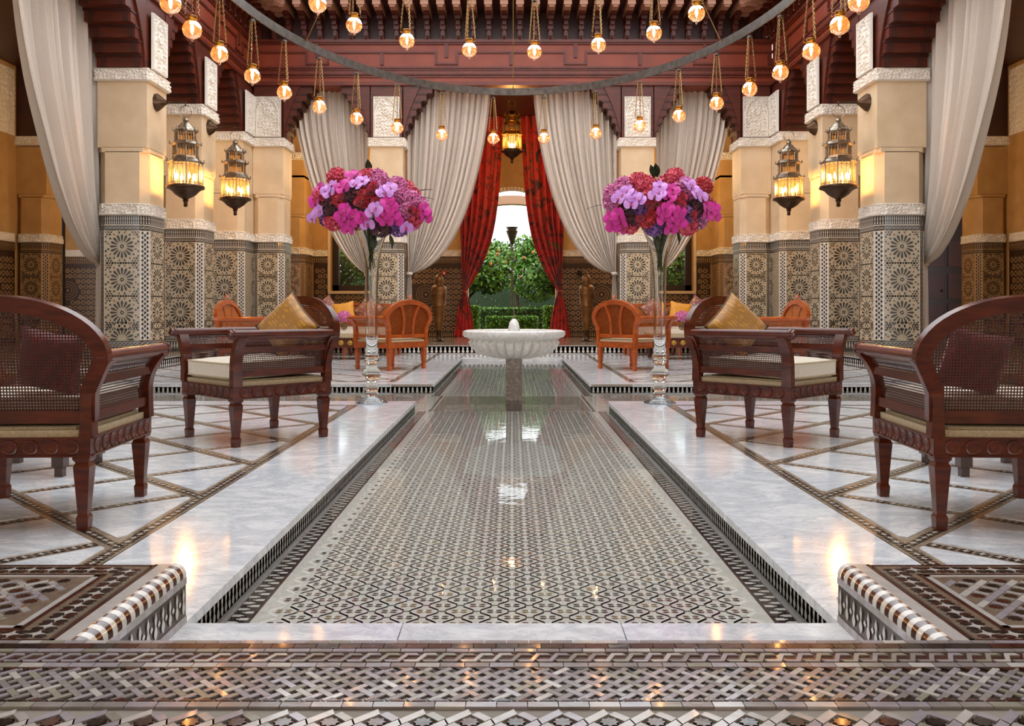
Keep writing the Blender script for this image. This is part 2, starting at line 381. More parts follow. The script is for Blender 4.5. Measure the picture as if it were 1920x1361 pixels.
# ------------------------------------------------------------------ floor, terraces, pool
FRN, BACKY, PX, CX0, CX1, DX = 2.385, 16.9, .9, 8.15, 10.0, 5.0
ZP = .16
BAND = .0615; S0, T0, SP = 1.747, 5.535, .835
def motif(mb, x, y, a, s=1.0):
    M = T(x,y,0)@RZ(a)
    mb.poly(star(0,0,.017*s,4,.42), .0, 1, M)
    for k in range(4):
        q = pi/4+pi*k/2; mb.poly(ngon(.0185*s*cos(q), .0165*s*sin(q), .0115*s, 6, 0, .0078*s), .0, 0, M)
def terrace(sg, y0, y1, near):
    b = MB(); b.box(min(sg*PX,sg*DX), max(sg*PX,sg*DX), y0, y1, -.25, -.003)
    side = 'left' if sg < 0 else 'right'
    fl = b.build('floor', TB); tag(fl, 'white marble terrace with diagonal mosaic bands, '+('near ' if near else 'far ')+side+' of the pool', kind='structure')
    polys = []
    ys = [y0]; y = (2.816 if near else 10.55)
    while y < y1-.15: ys.append(y); y += .79
    ys.append(y1)
    for a,c in zip(ys,ys[1:]): polys.append([(PX-.014,a+.0012),(1.365,a+.0012),(1.365,c-.0012),(PX-.014,c-.0012)])
    if near: ry0, ry1, s0, s1 = y0, 7.76, 7.847, y1+.014
    else: ry0, ry1, s0, s1 = 10.39, y1, y0-.014, 10.303
    x = 1.365
    while x < DX-.1:
        x2 = min(x+.8, DX) if DX-x-.8 > .2 else DX
        polys.append([(x+.0012,s0),(x2-.0012,s0),(x2-.0012,s1),(x+.0012,s1)]); x = x2
    rx0, rx1 = 1.452, DX
    i0 = int((ry0-rx1-S0)/SP)-2; i1 = int((ry1-rx0-S0)/SP)+2; j0 = int((ry0+rx0-T0)/SP)-2; j1 = int((ry1+rx1-T0)/SP)+2
    for i in range(i0,i1):
        for j in range(j0,j1):
            sa, sb, ta, tb = S0+SP*i+BAND, S0+SP*(i+1)-BAND, T0+SP*j+BAND, T0+SP*(j+1)-BAND
            p = clip([((t-s)/2,(s+t)/2) for s,t in ((sa,ta),(sb,ta),(sb,tb),(sa,tb))], rx0, rx1, ry0, ry1)
            if p and abs(area(p)) > .004: polys.append(p)
    ln = MB()
    for p in polys:
        q = ccw([(sg*x,y) for x,y in p]); cx = sum(a for a,_ in q)/len(q); cy = sum(a for _,a in q)/len(q)
        m = MB(); m.prism([(a-cx,c-cy) for a,c in q], -.03, 0, 0, bottom=False)
        m.build('marble_slab', MARBLE, fl, M=T(cx,cy,0))
        if not any(abs(c-cy) < 1e-9 for a,c in q):
            ex = []
            for a,c in q:
                d = math.hypot(a-cx,c-cy); ex.append((a+(a-cx)/d*.016, c+(c-cy)/d*.016))
            ex = clip(ex, min(sg*1.365,sg*DX), max(sg*1.365,sg*DX), min(y0,y1)-.02, max(y0,y1)+.02)
            if ex: ln.poly(ccw(ex), -.0016)
    o = ln.build('dark_line_tiles', TD, fl); tag(o, kind='stuff')
    mm = MB()
    def put(x, y, a):
        if rx0-.03 < x < rx1-.02 and ry0+.02 < y < ry1-.02: motif(mm, sg*x, y, sg*a)
    pt = .054
    for i in range(i0,i1+1):
        s = S0+SP*i
        n = int(12/pt)
        for k in range(n):
            t = ry0+rx0-1+k*pt*sqrt(2); put((t-s)/2,(s+t)/2, pi/4)
    for j in range(j0,j1+1):
        t = T0+SP*j
        for k in range(int(14/pt)):
            s = ry0-rx1-1+k*pt*sqrt(2)
            if abs(((s-S0+SP/2)%SP)-SP/2) > .085: put((t-s)/2,(s+t)/2, -pi/4)
    for k in range(int((y1-y0)/pt)): motif(mm, sg*1.408, y0+(k+.5)*pt, 0)
    yb = 7.803 if near else 10.347
    for k in range(int((DX-1.452)/pt)): motif(mm, sg*(1.452+(k+.5)*pt), yb, pi/2)
    o = mm.build('band_mosaic', [TD,TW], fl, M=T(0,0,-.0006)); tag(o, kind='stuff')
    n = (-sg,0,0)
    riser('riser_tiles', (sg*PX, y0 if sg < 0 else y1, -.11), n, y1-y0, .093, fl, .036)
    e = MB(); e.box(min(sg*PX,sg*DX), max(sg*PX,sg*DX), y0, y1, -.03, -.001)
    if near: riser('riser_tiles', (sg*DX if sg > 0 else -PX, y1, -.11), (0,1,0), DX-PX, .093, fl, .05)
    else: riser('riser_tiles', (-DX if sg < 0 else PX, y0, -.11), (0,-1,0), DX-PX, .093, fl, .05)
    return fl
for sg in (-1,1):
    terrace(sg, FRN, CX0, True); terrace(sg, CX1, BACKY, False)
# pool bed with mosaic field, sunken basin at the crossing
pb = MB()
for a in ((-PX,PX,FRN,8.3),(-PX,-.74,8.3,9.75),(.74,PX,8.3,9.75),(-PX,PX,9.75,15.6),(-DX,-PX,CX0,CX1),(PX,DX,CX0,CX1)): pb.box(*a,-.3,-.112)
pool = tag(pb.build('pool_floor', POOLG), 'shallow cross-shaped pool bed of grey and brown star mosaic', kind='structure')
bs = MB(); bs.box(-.74,.74,8.3,9.75,-.32,-.20); bs.build('basin_slab', MARBLE_D, pool)
bs = MB()
for x0,x1,m in ((-.80,-.785,0),(-.785,-.76,1),(-.76,-.74,0),(.74,.76,0),(.76,.785,1),(.785,.80,0)): bs.box(x0,x1,8.3,9.75,-.115,-.108,m)
bs.build('basin_border', [TW,T_UMBER], pool)
def flowers(x0, x1, y0, y1, near=0):
    st = MB(); p = .111; objs = []
    nx = int((x1-x0)/p); px = (x1-x0)/nx; ny = int((y1-y0)/p); py = (y1-y0)/ny
    def fl(mb, M, rr):
        m = rr.choice((1,1,2,1,3))
        for sx in (-1,1):
            for sy in (-1,1):
                mb.poly(ccw([(sx*.003,sy*.005),(sx*.018,sy*.0025),(sx*.026,sy*.009),(sx*.021,sy*.0155),(sx*.008,sy*.0145)]), .0008, m, M)
        mb.poly(star(0,0,.011,4,.45), .0011, 0, M)
    rr = random.Random(5)
    for j in range(2*ny):
        for i in range(nx+1):
            x = x0+(i+.5*(j%2))*px; y = y0+(j+.5)*py/2
            if x > x1-.01 or x < x0+.01: continue
            if near and j < near: objs.append((x,y))
            else: fl(st, T(x,y,0), rr)
            bx = x+px/2
            if bx < x1-.01:
                st.poly([(bx-.014,y-.006),(bx,y-.003),(bx+.014,y-.006),(bx+.014,y+.006),(bx,y+.003),(bx-.014,y+.006)], .0008, rr.choice((1,1,2)))
            for s in (-1,1):                 # wavy white lattice strip between the flowers
                a = (x+px/2*.30, y+s*py/2*.70); b = (x+px/2*.80, y+s*py/2*.22)
                a = (x+.008, y+s*py/2*.82); b = (x+px/2-.010, y+s*py/2*.16)
                if b[0] > x1: continue
                st.poly(ccw([(a[0],a[1]-.0085),(b[0],b[1]-.0085),(b[0],b[1]+.0085),(a[0],a[1]+.0085)]), .0004, 0)
                a2 = (x-.008, a[1]); b2 = (x-px/2+.010, b[1])
                if b2[0] > x0: st.poly(ccw([(a2[0],a2[1]-.0085),(b2[0],b2[1]-.0085),(b2[0],b2[1]+.0085),(a2[0],a2[1]+.0085)]), .0004, 0)
    o = st.build('pool_mosaic', [PW,PD,PR,TO], pool, M=T(0,0,-.112)); tag(o, kind='stuff')
    if objs:
        mes = []
        for k in range(5):
            q = MB(); fl(q, Matrix.Identity(4), random.Random(k*3+1)); mes.append(q.mesh('mosaic_flower', [PW,PD,PR,TO]))
        for x,y in objs: link('mosaic_flower', RND.choice(mes), pool, T(x,y,-.112))
flowers(-.783,.783,FRN,8.29,12); flowers(-.783,.783,9.76,15.59)
flowers(-DX+.02,-PX-.02,CX0+.02,CX1-.02); flowers(PX+.02,DX-.02,CX0+.02,CX1-.02)
kb = MB()
for sg in (-1,1):
    for (a,b) in ((FRN,8.3),(9.75,15.6)):
        for x0,x1,m in ((.88,.9,2),(.815,.88,1),(.806,.815,3),(.785,.806,0)):
            kb.box(min(sg*x0,sg*x1),max(sg*x0,sg*x1),a,b,-.115,-.1115,m)
        n = int((b-a)/.03)
        for i in range(n):
            y = a+(i+.5)*(b-a)/n; x = .832 if i%2 else .863
            kb.poly(ccw([(sg*(x-.014),y-.010),(sg*(x+.014),y-.010),(sg*(x+.014),y+.010),(sg*(x-.014),y+.010)]), -.1108, 0)
            kb.poly(ccw([(sg*.84,y-.004),(sg*.856,y-.004),(sg*.856,y+.004),(sg*.84,y+.004)]), -.1107, 0)
tag(kb.build('pool_border', [TW,TD,TG,TR], pool), kind='stuff')
riser('riser_tiles', (-PX,15.6,-.11), (0,-1,0), 2*PX, .093, pool, .04)
wm = MB(); zw = -.062
for a in ((-PX,PX,FRN,CX0),(-DX,DX,CX0,CX1),(-PX,PX,CX1,15.6)): wm.poly([(a[0],a[2]),(a[1],a[2]),(a[1],a[3]),(a[0],a[3])], zw)
tag(wm.build('water', WATER), 'clear still water lying over the pool mosaic', 'water', kind='stuff')
# far marble strip behind the pool, raised platforms around the court
m = MB(); m.box(-PX,PX,15.58,BACKY,-.25,-.03); fe = tag(m.build('floor', MARBLE), 'plain marble strip closing the far end of the pool', kind='structure')
for k in range(3):
    m = MB(); m.box(-.3,.3,-.66,.66,-.03,0); m.build('marble_slab', MARBLE, fe, M=T(-.602+.602*k,16.235,0))
def platform(boxes, label):
    m = MB()
    for a in boxes: m.box(*a,-.3,ZP)
    return tag(m.build('floor', TB), label, kind='structure')
pf_b = platform([(-12.2,12.2,BACKY,22.0)], 'raised tiled gallery platform along the back wall')
pf_l = platform([(-9.75,-DX,2.4,BACKY)], 'raised tiled gallery platform on the left side')
pf_r = platform([(DX,9.75,2.4,BACKY)], 'raised tiled gallery platform on the right side')
riser('riser_tiles', (-DX,BACKY,0), (0,-1,0), 2*DX, ZP, pf_b, .085, T_UMBER)
riser('riser_tiles', (-DX,2.4,0), (1,0,0), BACKY-2.4, ZP, pf_l, .07, T_UMBER)
riser('riser_tiles', (DX,BACKY,0), (-1,0,0), BACKY-2.4, ZP, pf_r, .07, T_UMBER)
# ------------------------------------------------------------------ the mosaic step in front
FE, NX = 1.836, .885
m = MB()
m.box(-9.75,9.75,-1.5,FE,-.3,ZP-.006)
for sg in (-1,1):
    m.box(min(sg*(NX+.036),sg*9.75), max(sg*(NX+.036),sg*9.75), FE, 2.39, -.3, ZP-.006)
    m.box(min(sg*(NX+.004),sg*(NX+.05)), max(sg*(NX+.004),sg*(NX+.05)), FE, 2.39, -.3, ZP-.038)
step = tag(m.build('floor', GROUT), 'raised mosaic-tiled step in the foreground with a notch at the pool', kind='structure')
m = MB(); m.box(-NX,NX,FE,FRN,-.3,0)
for k in range(3):
    m = MB(); m.box(-.2935,.2935,FE+.001,FRN-.001,-.3,0); m.build('marble_slab', MARBLE, step, M=T(-.59+.59*k,0,0))
PC = {}
def pieces(name, items, limit=300, parent=None, th=.006):
    """items: (key, poly, x, y, rot, material, z)"""
    items = sorted([i for i in items if abs(i[2]) < i[3]*960/F+.12], key=lambda i: (i[3]**2+i[2]**2*.5))
    rest = {}
    for n,(key,poly,x,y,rot,mt,z) in enumerate(items):
        if n < limit:
            k = (key, mt.name)
            if k not in PC:
                q = MB(); q.prism(ccw(poly), -th, 0, 0, bottom=False); PC[k] = q.mesh(name, mt)
            link(name, PC[k], parent or step, T(x,y,z)@RZ(rot)@RX(RND.uniform(-.010,.010))@RY(RND.uniform(-.010,.010)))
        else: rest.setdefault(mt.name,(mt,MB()))[1].prism(ccw(poly), -th, 0, 0, T(x,y,z)@RZ(rot), bottom=False)
    if rest:
        mb = MB(); ms = []
        for mt,b in rest.values():
            mb.add(b.v, b.f, len(ms)); ms.append(mt)
        tag(mb.build(name+'_field', ms, parent or step), kind='stuff')
def rect(w, h): return [(-w/2,-h/2),(w/2,-h/2),(w/2,h/2),(-w/2,h/2)]
LIGHTS = (FG,FL,FG,FW,FL,FG,FS)
def brickrow(name, ya, yb, w, mts, xr=1.3):
    it = []; x = -xr+RND.uniform(0,w)
    while x < xr:
        it.append((name+str(round(w,3)), rect(w-.0016, abs(yb-ya)-.0014), x, (ya+yb)/2, 0, RND.choice(mts), ZP)); x += w
    pieces(name, it)
brickrow('border_tile', 1.836,1.819,.046,LIGHTS); brickrow('brown_tile', 1.819,1.793,.046,(TR,TR,TD)); brickrow('border_tile', 1.793,1.773,.046,LIGHTS)
brickrow('border_tile', 1.720,1.699,.048,LIGHTS); brickrow('border_tile', 1.549,1.528,.054,LIGHTS)
m = MB(); m.box(-1.3,1.3,1.721,1.772,0,ZP-.003,0); m.box(-1.3,1.3,1.55,1.698,0,ZP-.003,1)
tag(m.build('dark_tile_ground', [TR,TD], step), kind='stuff')
p = .0375; it = []
for i in range(-34,35):                      # braid of Z-shaped strips
    w = .009; a, b = -.016, .016
    z = [(-.022,a-w/2),(.004,a-w/2),(.018,b-w/2),(.040,b-w/2),(.034,b+w/2),(.012,b+w/2),(-.002,a+w/2),(-.028,a+w/2)]
    it.append(('braid', z, i*p, 1.7465, 0, RND.choice(LIGHTS), ZP))
pieces('braid_strip', it)
L, w = .039, .0118; it = []; ch = []; tri = []
for j in range(1,8):
    for i in range(-33,34):
        x = i*p+(p/2 if j%2 else 0); y = 1.5495+j*.1485/8
        it.append(('weave', rect(L,w), x, y, pi/4 if j%2 else -pi/4, RND.choice(LIGHTS), ZP))
for i in range(-33,34):
    for y,s in ((1.552,1),(1.696,-1)):
        tri.append(('tri'+str(s), [(-.017,0),(.017,0),(0,s*.014)] , i*p+p/2, y, 0, RND.choice((TR,TD,TR)), ZP))
pieces('weave_strip', it); pieces('triangle_tile', tri)
def starfield(x0, x1, y0, y1, tagn):
    it = []; sl = []; p = .078
    for j in range(int((y1-y0)/(p/2))+2):
        for i in range(int((x1-x0)/p)+2):
            x = x0+(i+.5*(j%2))*p; y = y0+j*p/2
            if x > x1-.02 or y > y1-.02 or x < x0+.01 or y < y0+.012: continue
            it.append(('st', star(0,0,.0165,8,.72), x, y, 0, RND.choice((TD,TD,TR)), ZP))
            for k in range(2):
                sx = 1 if k else -1
                qx, qy = x+sx*p/4, y+p/4
                if qx > x1-.018 or qx < x0+.018 or qy > y1-.018: continue
                sl.append(('sl%d'%k, [(-.030,-.0085),(.022,-.0085),(.030,.0085),(-.022,.0085)] if k == 0 else [(-.017,-.008),(.017,-.008),(.017,.008),(-.017,.008)], qx, qy, -sx*pi/4, (RND.choice((FW,FL,FW)) if k == 0 else RND.choice((TG,FS,TG,FL))), ZP))
            for k in (0,1):
                qx, qy = (x+p/2, y) if k else (x, y+p/2)
                if qx > x1-.02 or qy > y1-.02: continue
                sl.append(('dm', [(-.013,0),(0,-.010),(.013,0),(0,.010)], qx, qy, 0, RND.choice((FB,FS,FG,TO)), ZP-.0004))
    return it, sl
A = starfield(-1.28,1.28,1.2,1.527,'a')
for sg in (-1,1):
    x0, x1 = (-1.608,-1.086) if sg < 0 else (1.086,1.608)
    B = starfield(x0,x1,1.928,2.272,'b'); pieces('inlay_star', B[0], 80); pieces('inlay_strip', B[1], 150)
pieces('star_tile', A[0]); pieces('strip_tile', A[1])
for sg in (-1,1):
    # framed border of the side blocks
    fl_ = []; ws = []; br = []
    def ff(x, y, a):
        ws.append(('fs', star(0,0,.019,4,.42), x, y, a, FW, ZP))
        for k in range(4):
            q = pi/4+pi*k/2+a; fl_.append(('fh', ngon(0,0,.0135,6,0,.0088), x+.0215*cos(q), y+.0200*sin(q), a, RND.choice((TD,TD,TR)), ZP))
    for k in range(11): ff(sg*1.012, 1.875+k*.0445, 0)
    for k in range(14):
        ff(sg*(1.066+k*.052), 2.335, 0); ff(sg*(1.066+k*.052), 1.872, 0)
    pieces('hexagon_tile', fl_, 140); pieces('star_tile', ws, 100)
    g = MB()
    def bx(x0,x1,y0,y1,mi,z=ZP-.002): g.box(min(sg*x0,sg*x1),max(sg*x0,sg*x1),y0,y1,ZP-.01,z,mi)
    bx(.975,1.9,FE+.004,2.385,0)                  # beige ground of the border
    bx(1.075,1.9,1.915,2.285,1,ZP-.0015)
    for a in ((.957,.968,FE,2.385),(1.057,1.068,1.905,2.295),(1.057,1.9,2.289,2.299),(1.057,1.9,1.899,1.909),(.957,1.9,2.372,2.380),(.957,1.9,1.838,1.846)): bx(*a,2,ZP-.0008)
    for a in ((.921,.956,FE,2.388),(1.069,1.084,1.91,2.288),(1.069,1.9,2.274,2.288),(1.069,1.9,1.91,1.924)): bx(*a,3,ZP-.0005)
    tag(g.build('border_ground', [FB,FB,TR,FW], step), kind='stuff')
    # rounded edge of alternating white and brown tiles, dark face with white spindles
    for k in range(24):
        q = MB(); y0 = 0; wv = .0226
        q.grid(2,6,lambda u,v: (-sg*(-.036+.036*sin(v*pi/2)), (u-.5)*wv+.006*sin(v*pi), .036*cos(v*pi/2)))
        if k < 2 or ('edge',sg,k%2) not in PC: PC[('edge',sg,k%2)] = q.mesh('edge_tile', TW if k%2 else TR, 60)
        link('edge_tile', PC[('edge',sg,k%2)], step, T(sg*(NX+.0),FE+.012+k*.0232,ZP-.036))
    o = (sg*NX, FE if sg < 0 else 2.39, 0); f = MB(); M = FM(o,(-sg,0,0)); LL = 2.39-FE
    f.box(0,LL,0,.105,-.01,-.001,0,M)
    n = 12
    for k in range(n):
        spindle(f, (k+.5)*LL/n, .030, .020, .068, 1, M)
        f.poly(ngon(k*LL/n, .062, .009, 4), .001, 1, M)
    tag(f.build('step_face', [T_UMBER,TW], step), kind='stuff')
    for k in range(12):
        for zz,h in ((.106,.018),(0,.020)):
            q = MB(); q.box(.0006,LL/12-.0006,0,h,-.006,.002,0); q.build('face_tile', RND.choice((TG,TL,TG)), step, M=M@T(k*LL/12,zz,0))
# ------------------------------------------------------------------ columns
CH = .105
def plan(x0,x1,y0,y1,c,e=0):
    x0-=e; x1+=e; y0-=e; y1+=e
    return [(x0+c,y0),(x1-c,y0),(x1,y0+c),(x1,y1-c),(x1-c,y1),(x0+c,y1),(x0,y1-c),(x0,y0+c)] if c else [(x0,y0),(x1,y0),(x1,y1),(x0,y1)]
def dado_face(col, o, n, w, warm=False, roses=True, strip=False):
    """tile facing of one face: o = lower left corner at floor level"""
    base = FM(o, n); m = MB(); H0, H1 = .42-ZP, 1.95-ZP
    m.box(0,w,.175,2.0,-.004,.0,0); 
    m.box(0,w,0,.17,-.004,.012,2)                     # skirting
    k = max(2,int(w/.042))
    for i in range(k):
        x = (i+.5)*w/k; m.box(x-.007,x+.007,.055,.155,.012,.014,1); m.box(x-.016,x+.016,.095,.107,.012,.0145,1)
    for a,b in ((.185,.25),(1.80,1.86)):
        m.box(0,w,a,b,0,.003,2); braid(m,w,a+.018,b-a-.036,base.inverted()@base,1,.05,.004)
    m.box(0,w,1.865,1.875,0,.004,1); m.box(0,w,1.88,2.0,0,.003,2)
    k = max(2,int(w/.03))
    for i in range(k):
        spindle(m,(i+.5)*w/k,1.885,.017,.052,1,Matrix.Identity(4),.005); spindle(m,(i+.5)*w/k,1.94,.017,.052,1,Matrix.Identity(4),.005)
    if strip:                                        # diamond lattice on the chamfer
        r = int(1.53/.062); cw = w/2.6
        m.box(.012,w-.012,H0,H1,0,.002,3)
        for j in range(r):
            for i in (-1,0,1):
                x = w/2+i*cw*.62*(1) ; y = H0+(j+.5)*1.53/r
                if i == 0: y += 1.53/r/2
                if y > H1-.02: continue
                m.poly([(x-.019,y),(x,y-.027),(x+.019,y),(x,y+.027)], .004, 2)
        m.box(0,.011,H0,H1,0,.006,1); m.box(w-.011,w,H0,H1,0,.006,1)
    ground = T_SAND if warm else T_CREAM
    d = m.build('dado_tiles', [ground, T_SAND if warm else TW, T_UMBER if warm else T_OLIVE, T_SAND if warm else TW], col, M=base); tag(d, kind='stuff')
    if roses:
        hh = .464
        for zc in (1.73,1.267,.805): link('rosette', rose_me(w,hh,warm), d, T(w/2,zc-ZP,.002))
        link('rosette', rose_me(w,hh,warm,True), d, T(w/2,.43-ZP,.002))
    fz = frieze_mesh(w,.165)
    link('frieze', fz, col, base@T(0,2.008,.012))
def column(label, x0, x1, y0, y1, inner, zt=4.22, wood=True, warm=False, sides=(1,1), rosew=True, chamf=True, panelfaces=None, kind='structure'):
    """inner: +1 if the court side is +X, -1 if -X"""
    c = CH if chamf else 0; m = MB()
    m.prism(plan(x0,x1,y0,y1,c), ZP, 2.17, 0); m.prism(plan(x0,x1,y0,y1,c,.010), 2.165, 2.335, 1)
    m.prism(plan(x0,x1,y0,y1,c,-.004), 2.33, 3.06, 2)
    # chamfer stop and square shaft
    m.prism(plan(x0,x1,y0,y1,c*.55,-.004), 3.05, 3.12, 2); m.prism(plan(x0,x1,y0,y1,0,-.004), 3.115, 4.05, 2)
    m.prism(plan(x0,x1,y0,y1,0,.030), zt-.18, zt, 1)
    if zt > 4.3: m.prism(plan(x0,x1,y0,y1,0,-.004), 4.0, zt-.1, 2)
    col = tag(m.build('column', [T_CREAM,STUCCO,PLASTER_SHADE if warm else PLASTER]), label, kind=kind)
    w = x1-x0-2*c
    dado_face(col, (x0+c,y0-.002,ZP), (0,-1,0), w, warm)
    link('capital_frieze', frieze_mesh(x1-x0+.06,.165), col, FM((x0-.03,y0-.032,zt-.175),(0,-1,0)))
    wy = y1-y0-2*c; ix = x1 if inner > 0 else x0
    for s in sides if isinstance(sides,tuple) else ():
        pass
    n = (inner,0,0); oy = y0+c if inner > 0 else y1-c
    dado_face(col, (ix+inner*.002,oy,ZP), n, wy, warm)
    link('capital_frieze', frieze_mesh(y1-y0+.06,.165), col, FM((ix+inner*.032,(y0-.03) if inner > 0 else (y1+.03),zt-.175), n))
    if chamf:
        cw = c*sqrt(2); q = 1/sqrt(2)
        dado_face(col, (x1-c,y0,ZP) , (q,-q,0), cw, warm, False, True)
        dado_face(col, (x0,y0+c,ZP), (-q,-q,0), cw, warm, False, True)
    if wood:
        b = MB(); b.box(x0+.02,x1-.02,y0+.02,y1-.02,zt,5.3,0)
        for s in (x0+.02,x1-.06): b.box(s,s+.04,y0+.0,y0+.02,zt,5.1,0)
        b.build('wood_pier', WOOD, col)
    return col
def stucco(col, o, n, s=1.0):
    k = link('stucco_panel', PANEL_ME, col, FM(o,n)@Matrix.Scale(s,4)); return k
YS = ((12.3,13.0,'nearest'),(14.46,15.16,'middle'))
COLS = {}
for sg,side in ((-1,'left'),(1,'right')):
    xa, xb = (-5.8,-5.1) if sg < 0 else (5.1,5.8)
    for y0,y1,nm in YS:
        col = column('tile-clad court column with plaster shaft, %s one on the %s side' % (nm, side), xa, xb, y0, y1, -sg)
        ix = sg*5.1
        o = (ix-sg*.02, y0+.09 if sg < 0 else y1-.09, 4.235); stucco(col, o, (-sg,0,0))
        COLS[(sg,nm)] = col
    # corner pier: two joined shafts
    col = column('tile-clad corner pier of the court at the back %s' % side, xa, xb, 16.69, 18.0, -sg)
    stucco(col, (sg*5.1-sg*.02, 16.75 if sg < 0 else 16.75+.52, 4.235), (-sg,0,0))
    xc = (-5.1,-4.5) if sg < 0 else (4.5,5.1)
    c2 = column('short return shaft of the corner pier at the back %s' % side, xc[0], xc[1], 17.3, 18.0, -sg)
    stucco(c2, (xc[0]+.04,17.30,4.235), (0,-1,0))
    xm = (-2.80,-2.14) if sg < 0 else (2.14,2.80)
    c3 = column('tile-clad back row column on the %s of the garden doorway' % side, xm[0], xm[1], 17.3, 18.0, -sg)
    stucco(c3, (xm[0]+.07,17.30,4.235), (0,-1,0))

# ------------------------------------------------------------------ cedar arches, fascia, eaves
def corbels(mb, M, w, depth, left=True, right=True, z0=4.225, z1=5.26, n=7, off=.56):
    """stepped corbels closing a bay of width w; M: local x along the bay, y up, z towards the court"""
    for k in range(n):
        t = (k+1)/n; o = off*t**1.45; ya = z0+(z1-z0)*k/n; yb = z0+(z1-z0)*(k+1)/n
        for s,on in ((0,left),(1,right)):
            if not on: continue
            x0, x1 = (0,o) if s == 0 else (w-o,w)
            mb.box(x0,x1,ya,yb,-depth,-.03,0,M)
            e = .022
            mb.box(x0-(e if s else 0),x1+(0 if s else e),yb-.035,yb,-depth-.01,-.018,1,M)
            mb.box((x1 if s == 0 else x0)-.012,(x1 if s == 0 else x0)+.012,ya,yb,-depth*.9,-depth*.8,1,M)
            mb.box((x1 if s == 0 else x0)-.012,(x1 if s == 0 else x0)+.012,ya,yb,-depth*.2,-depth*.1,1,M)
def bay(label, M, w, depth=.66, left=True, right=True, **kw):
    m = MB(); corbels(m, M, w, depth, left, right, **kw)
    # carved apron board following the curve in front of the corbels
    for s,on in ((0,left),(1,right)):
        if not on: continue
        pts = []
        for k in range(13):
            t = k/12; o = .62*kw.get('off',.56)*t**1.5; pts.append((o if s == 0 else w-o, 4.225+1.04*t))
        e = 0 if s == 0 else w
        m.prism(ccw([(e,4.225)]+pts+[(e,5.27)]), -.03, .005, 0, M)
    return tag(m.build('arch', [WOOD,WOODD]), label, kind='structure')
ML = FM((-5.12,0,0),(1,0,0)); MR = FM((5.12,0,0),(-1,0,0)); MBK = FM((0,17.32,0),(0,-1,0))
for sg,side,M in ((-1,'left',ML),(1,'right',MR)):
    def YM(y0,y1): return M@T(y0 if sg < 0 else -y1,0,0)
    bay('stepped cedar arch between the nearest and middle columns, %s side' % side, YM(13.0,14.46), 1.46)
    bay('stepped cedar arch between the middle column and corner pier, %s side' % side, YM(15.16,16.69), 1.53)
    bay('wide cedar arch springing from the nearest column, %s side' % side, YM(5.8,12.3), 6.5, left=True, right=True, n=6, off=.75)
    x = -4.5 if sg < 0 else 2.8
    bay('stepped cedar arch of the narrow back bay on the %s' % side, MBK@T(x,0,0), 1.70)
bay('wide cedar lintel on brackets over the central back bay', MBK@T(-2.14,0,0), 4.28)
def fascia(label, M, L, x0, piers=()):
    root = MB(); root.box(x0,x0+L,5.25,6.14,-.6,0,0,M)
    root.box(x0,x0+L,6.12,6.9,-.6,-.09,1,M)
    fa = tag(root.build('trim', [WOODF,WOODD]), label, kind='structure')
    s = MB()
    def st(a,b,y0,y1,d,mi=0): s.box(a,b,y0,y1,-.01,d,mi,M)
    for y0,y1,d in ((5.25,5.30,.05),(5.30,5.325,.03),(5.41,5.435,.025),(5.47,5.53,.045),(5.545,5.565,.03),(5.60,5.625,.025),(6.06,6.09,.035),(6.10,6.15,.06)): st(x0,x0+L,y0,y1,d)
    s.build('cornice_moulding', [WOODM], fa)
    n = int(L/.03); r = MB()
    for y in (5.455,5.585,6.095):
        for i in range(n):
            x = x0+(i+.5)*L/n; r.box(x-.009,x+.009,y-.011,y+.011,0,.040 if y < 6 else .058,0,M)
    tag(r.build('rope_bead', WOODM, fa), kind='stuff')
    P = 2.54; q = MB(); k0 = int((x0)/P)-1
    def st2(a,b,y0,y1):
        a,b = max(a,x0),min(b,x0+L)
        if b > a:
            q.box(a,b,y0,y1,-.01,.022,0,M)
            if b-a > y1-y0: q.box(a,b,y0+.3*(y1-y0),y0+.7*(y1-y0),-.01,.034,0,M)
            else: q.box(a+.3*(b-a),a+.7*(b-a),y0,y1,-.01,.034,0,M)
    for k in range(k0, k0+int(L/P)+4):
        c = -1.29+P*k
        st2(c-.035,c+.035,5.80,6.06)                                  # hanging T
        st2(c-.23,c+.23,5.655,5.70); st2(c-.23,c-.185,5.70,5.925); st2(c+.185,c+.23,5.70,5.925)
        st2(c+.23,c+P-.23,5.88,5.925)
        st2(c+P/2-.035,c+P/2+.035,5.655,5.88)
    q.build('meander_moulding', WOODM, fa)
    n = int(L/.297); bm = MB()
    for a in ((-.045,.045,6.15,6.30,.07),(-.032,.032,6.20,6.34,.11),(-.05,.05,6.32,6.42,.14),(-.04,.04,6.40,6.50,.20),(-.055,.055,6.48,6.56,.30),(-.06,.06,6.55,6.60,.40)):
        bm.box(a[0],a[1],a[2],a[3],-.09,a[4],0)
    bm.lathe([(.0,6.155),(.02,6.16),(.03,6.19),(.012,6.21)],8,0,T(0,0,.10)@T(0,6.17,0)@RX(-pi/2)@T(0,0,-6.17))
    bme = bm.mesh('bracket', WOOD)
    rm = MB(); rm.box(-.075,.075,6.60,6.72,-.1,.74); rm.box(-.05,.05,6.565,6.605,.5,.72); rme = rm.mesh('rafter_end', RAFTER)
    for i in range(n):
        x = x0+(i+.5)*L/n; link('bracket', bme, fa, M@T(x,0,0)); link('rafter_end', rme, fa, M@T(x,0,0))
    e = MB(); e.box(x0,x0+L,6.72,6.82,-.6,.80,0,M); e.build('eave_board', WOODD, fa)
    return fa
fascia('carved cedar fascia and eave above the back arches', MBK, 10.24, -5.12)
fascia('carved cedar fascia and eave along the left side of the court', ML, 15.5, 1.8)
fascia('carved cedar fascia and eave along the right side of the court', MR, 15.5, -17.3)

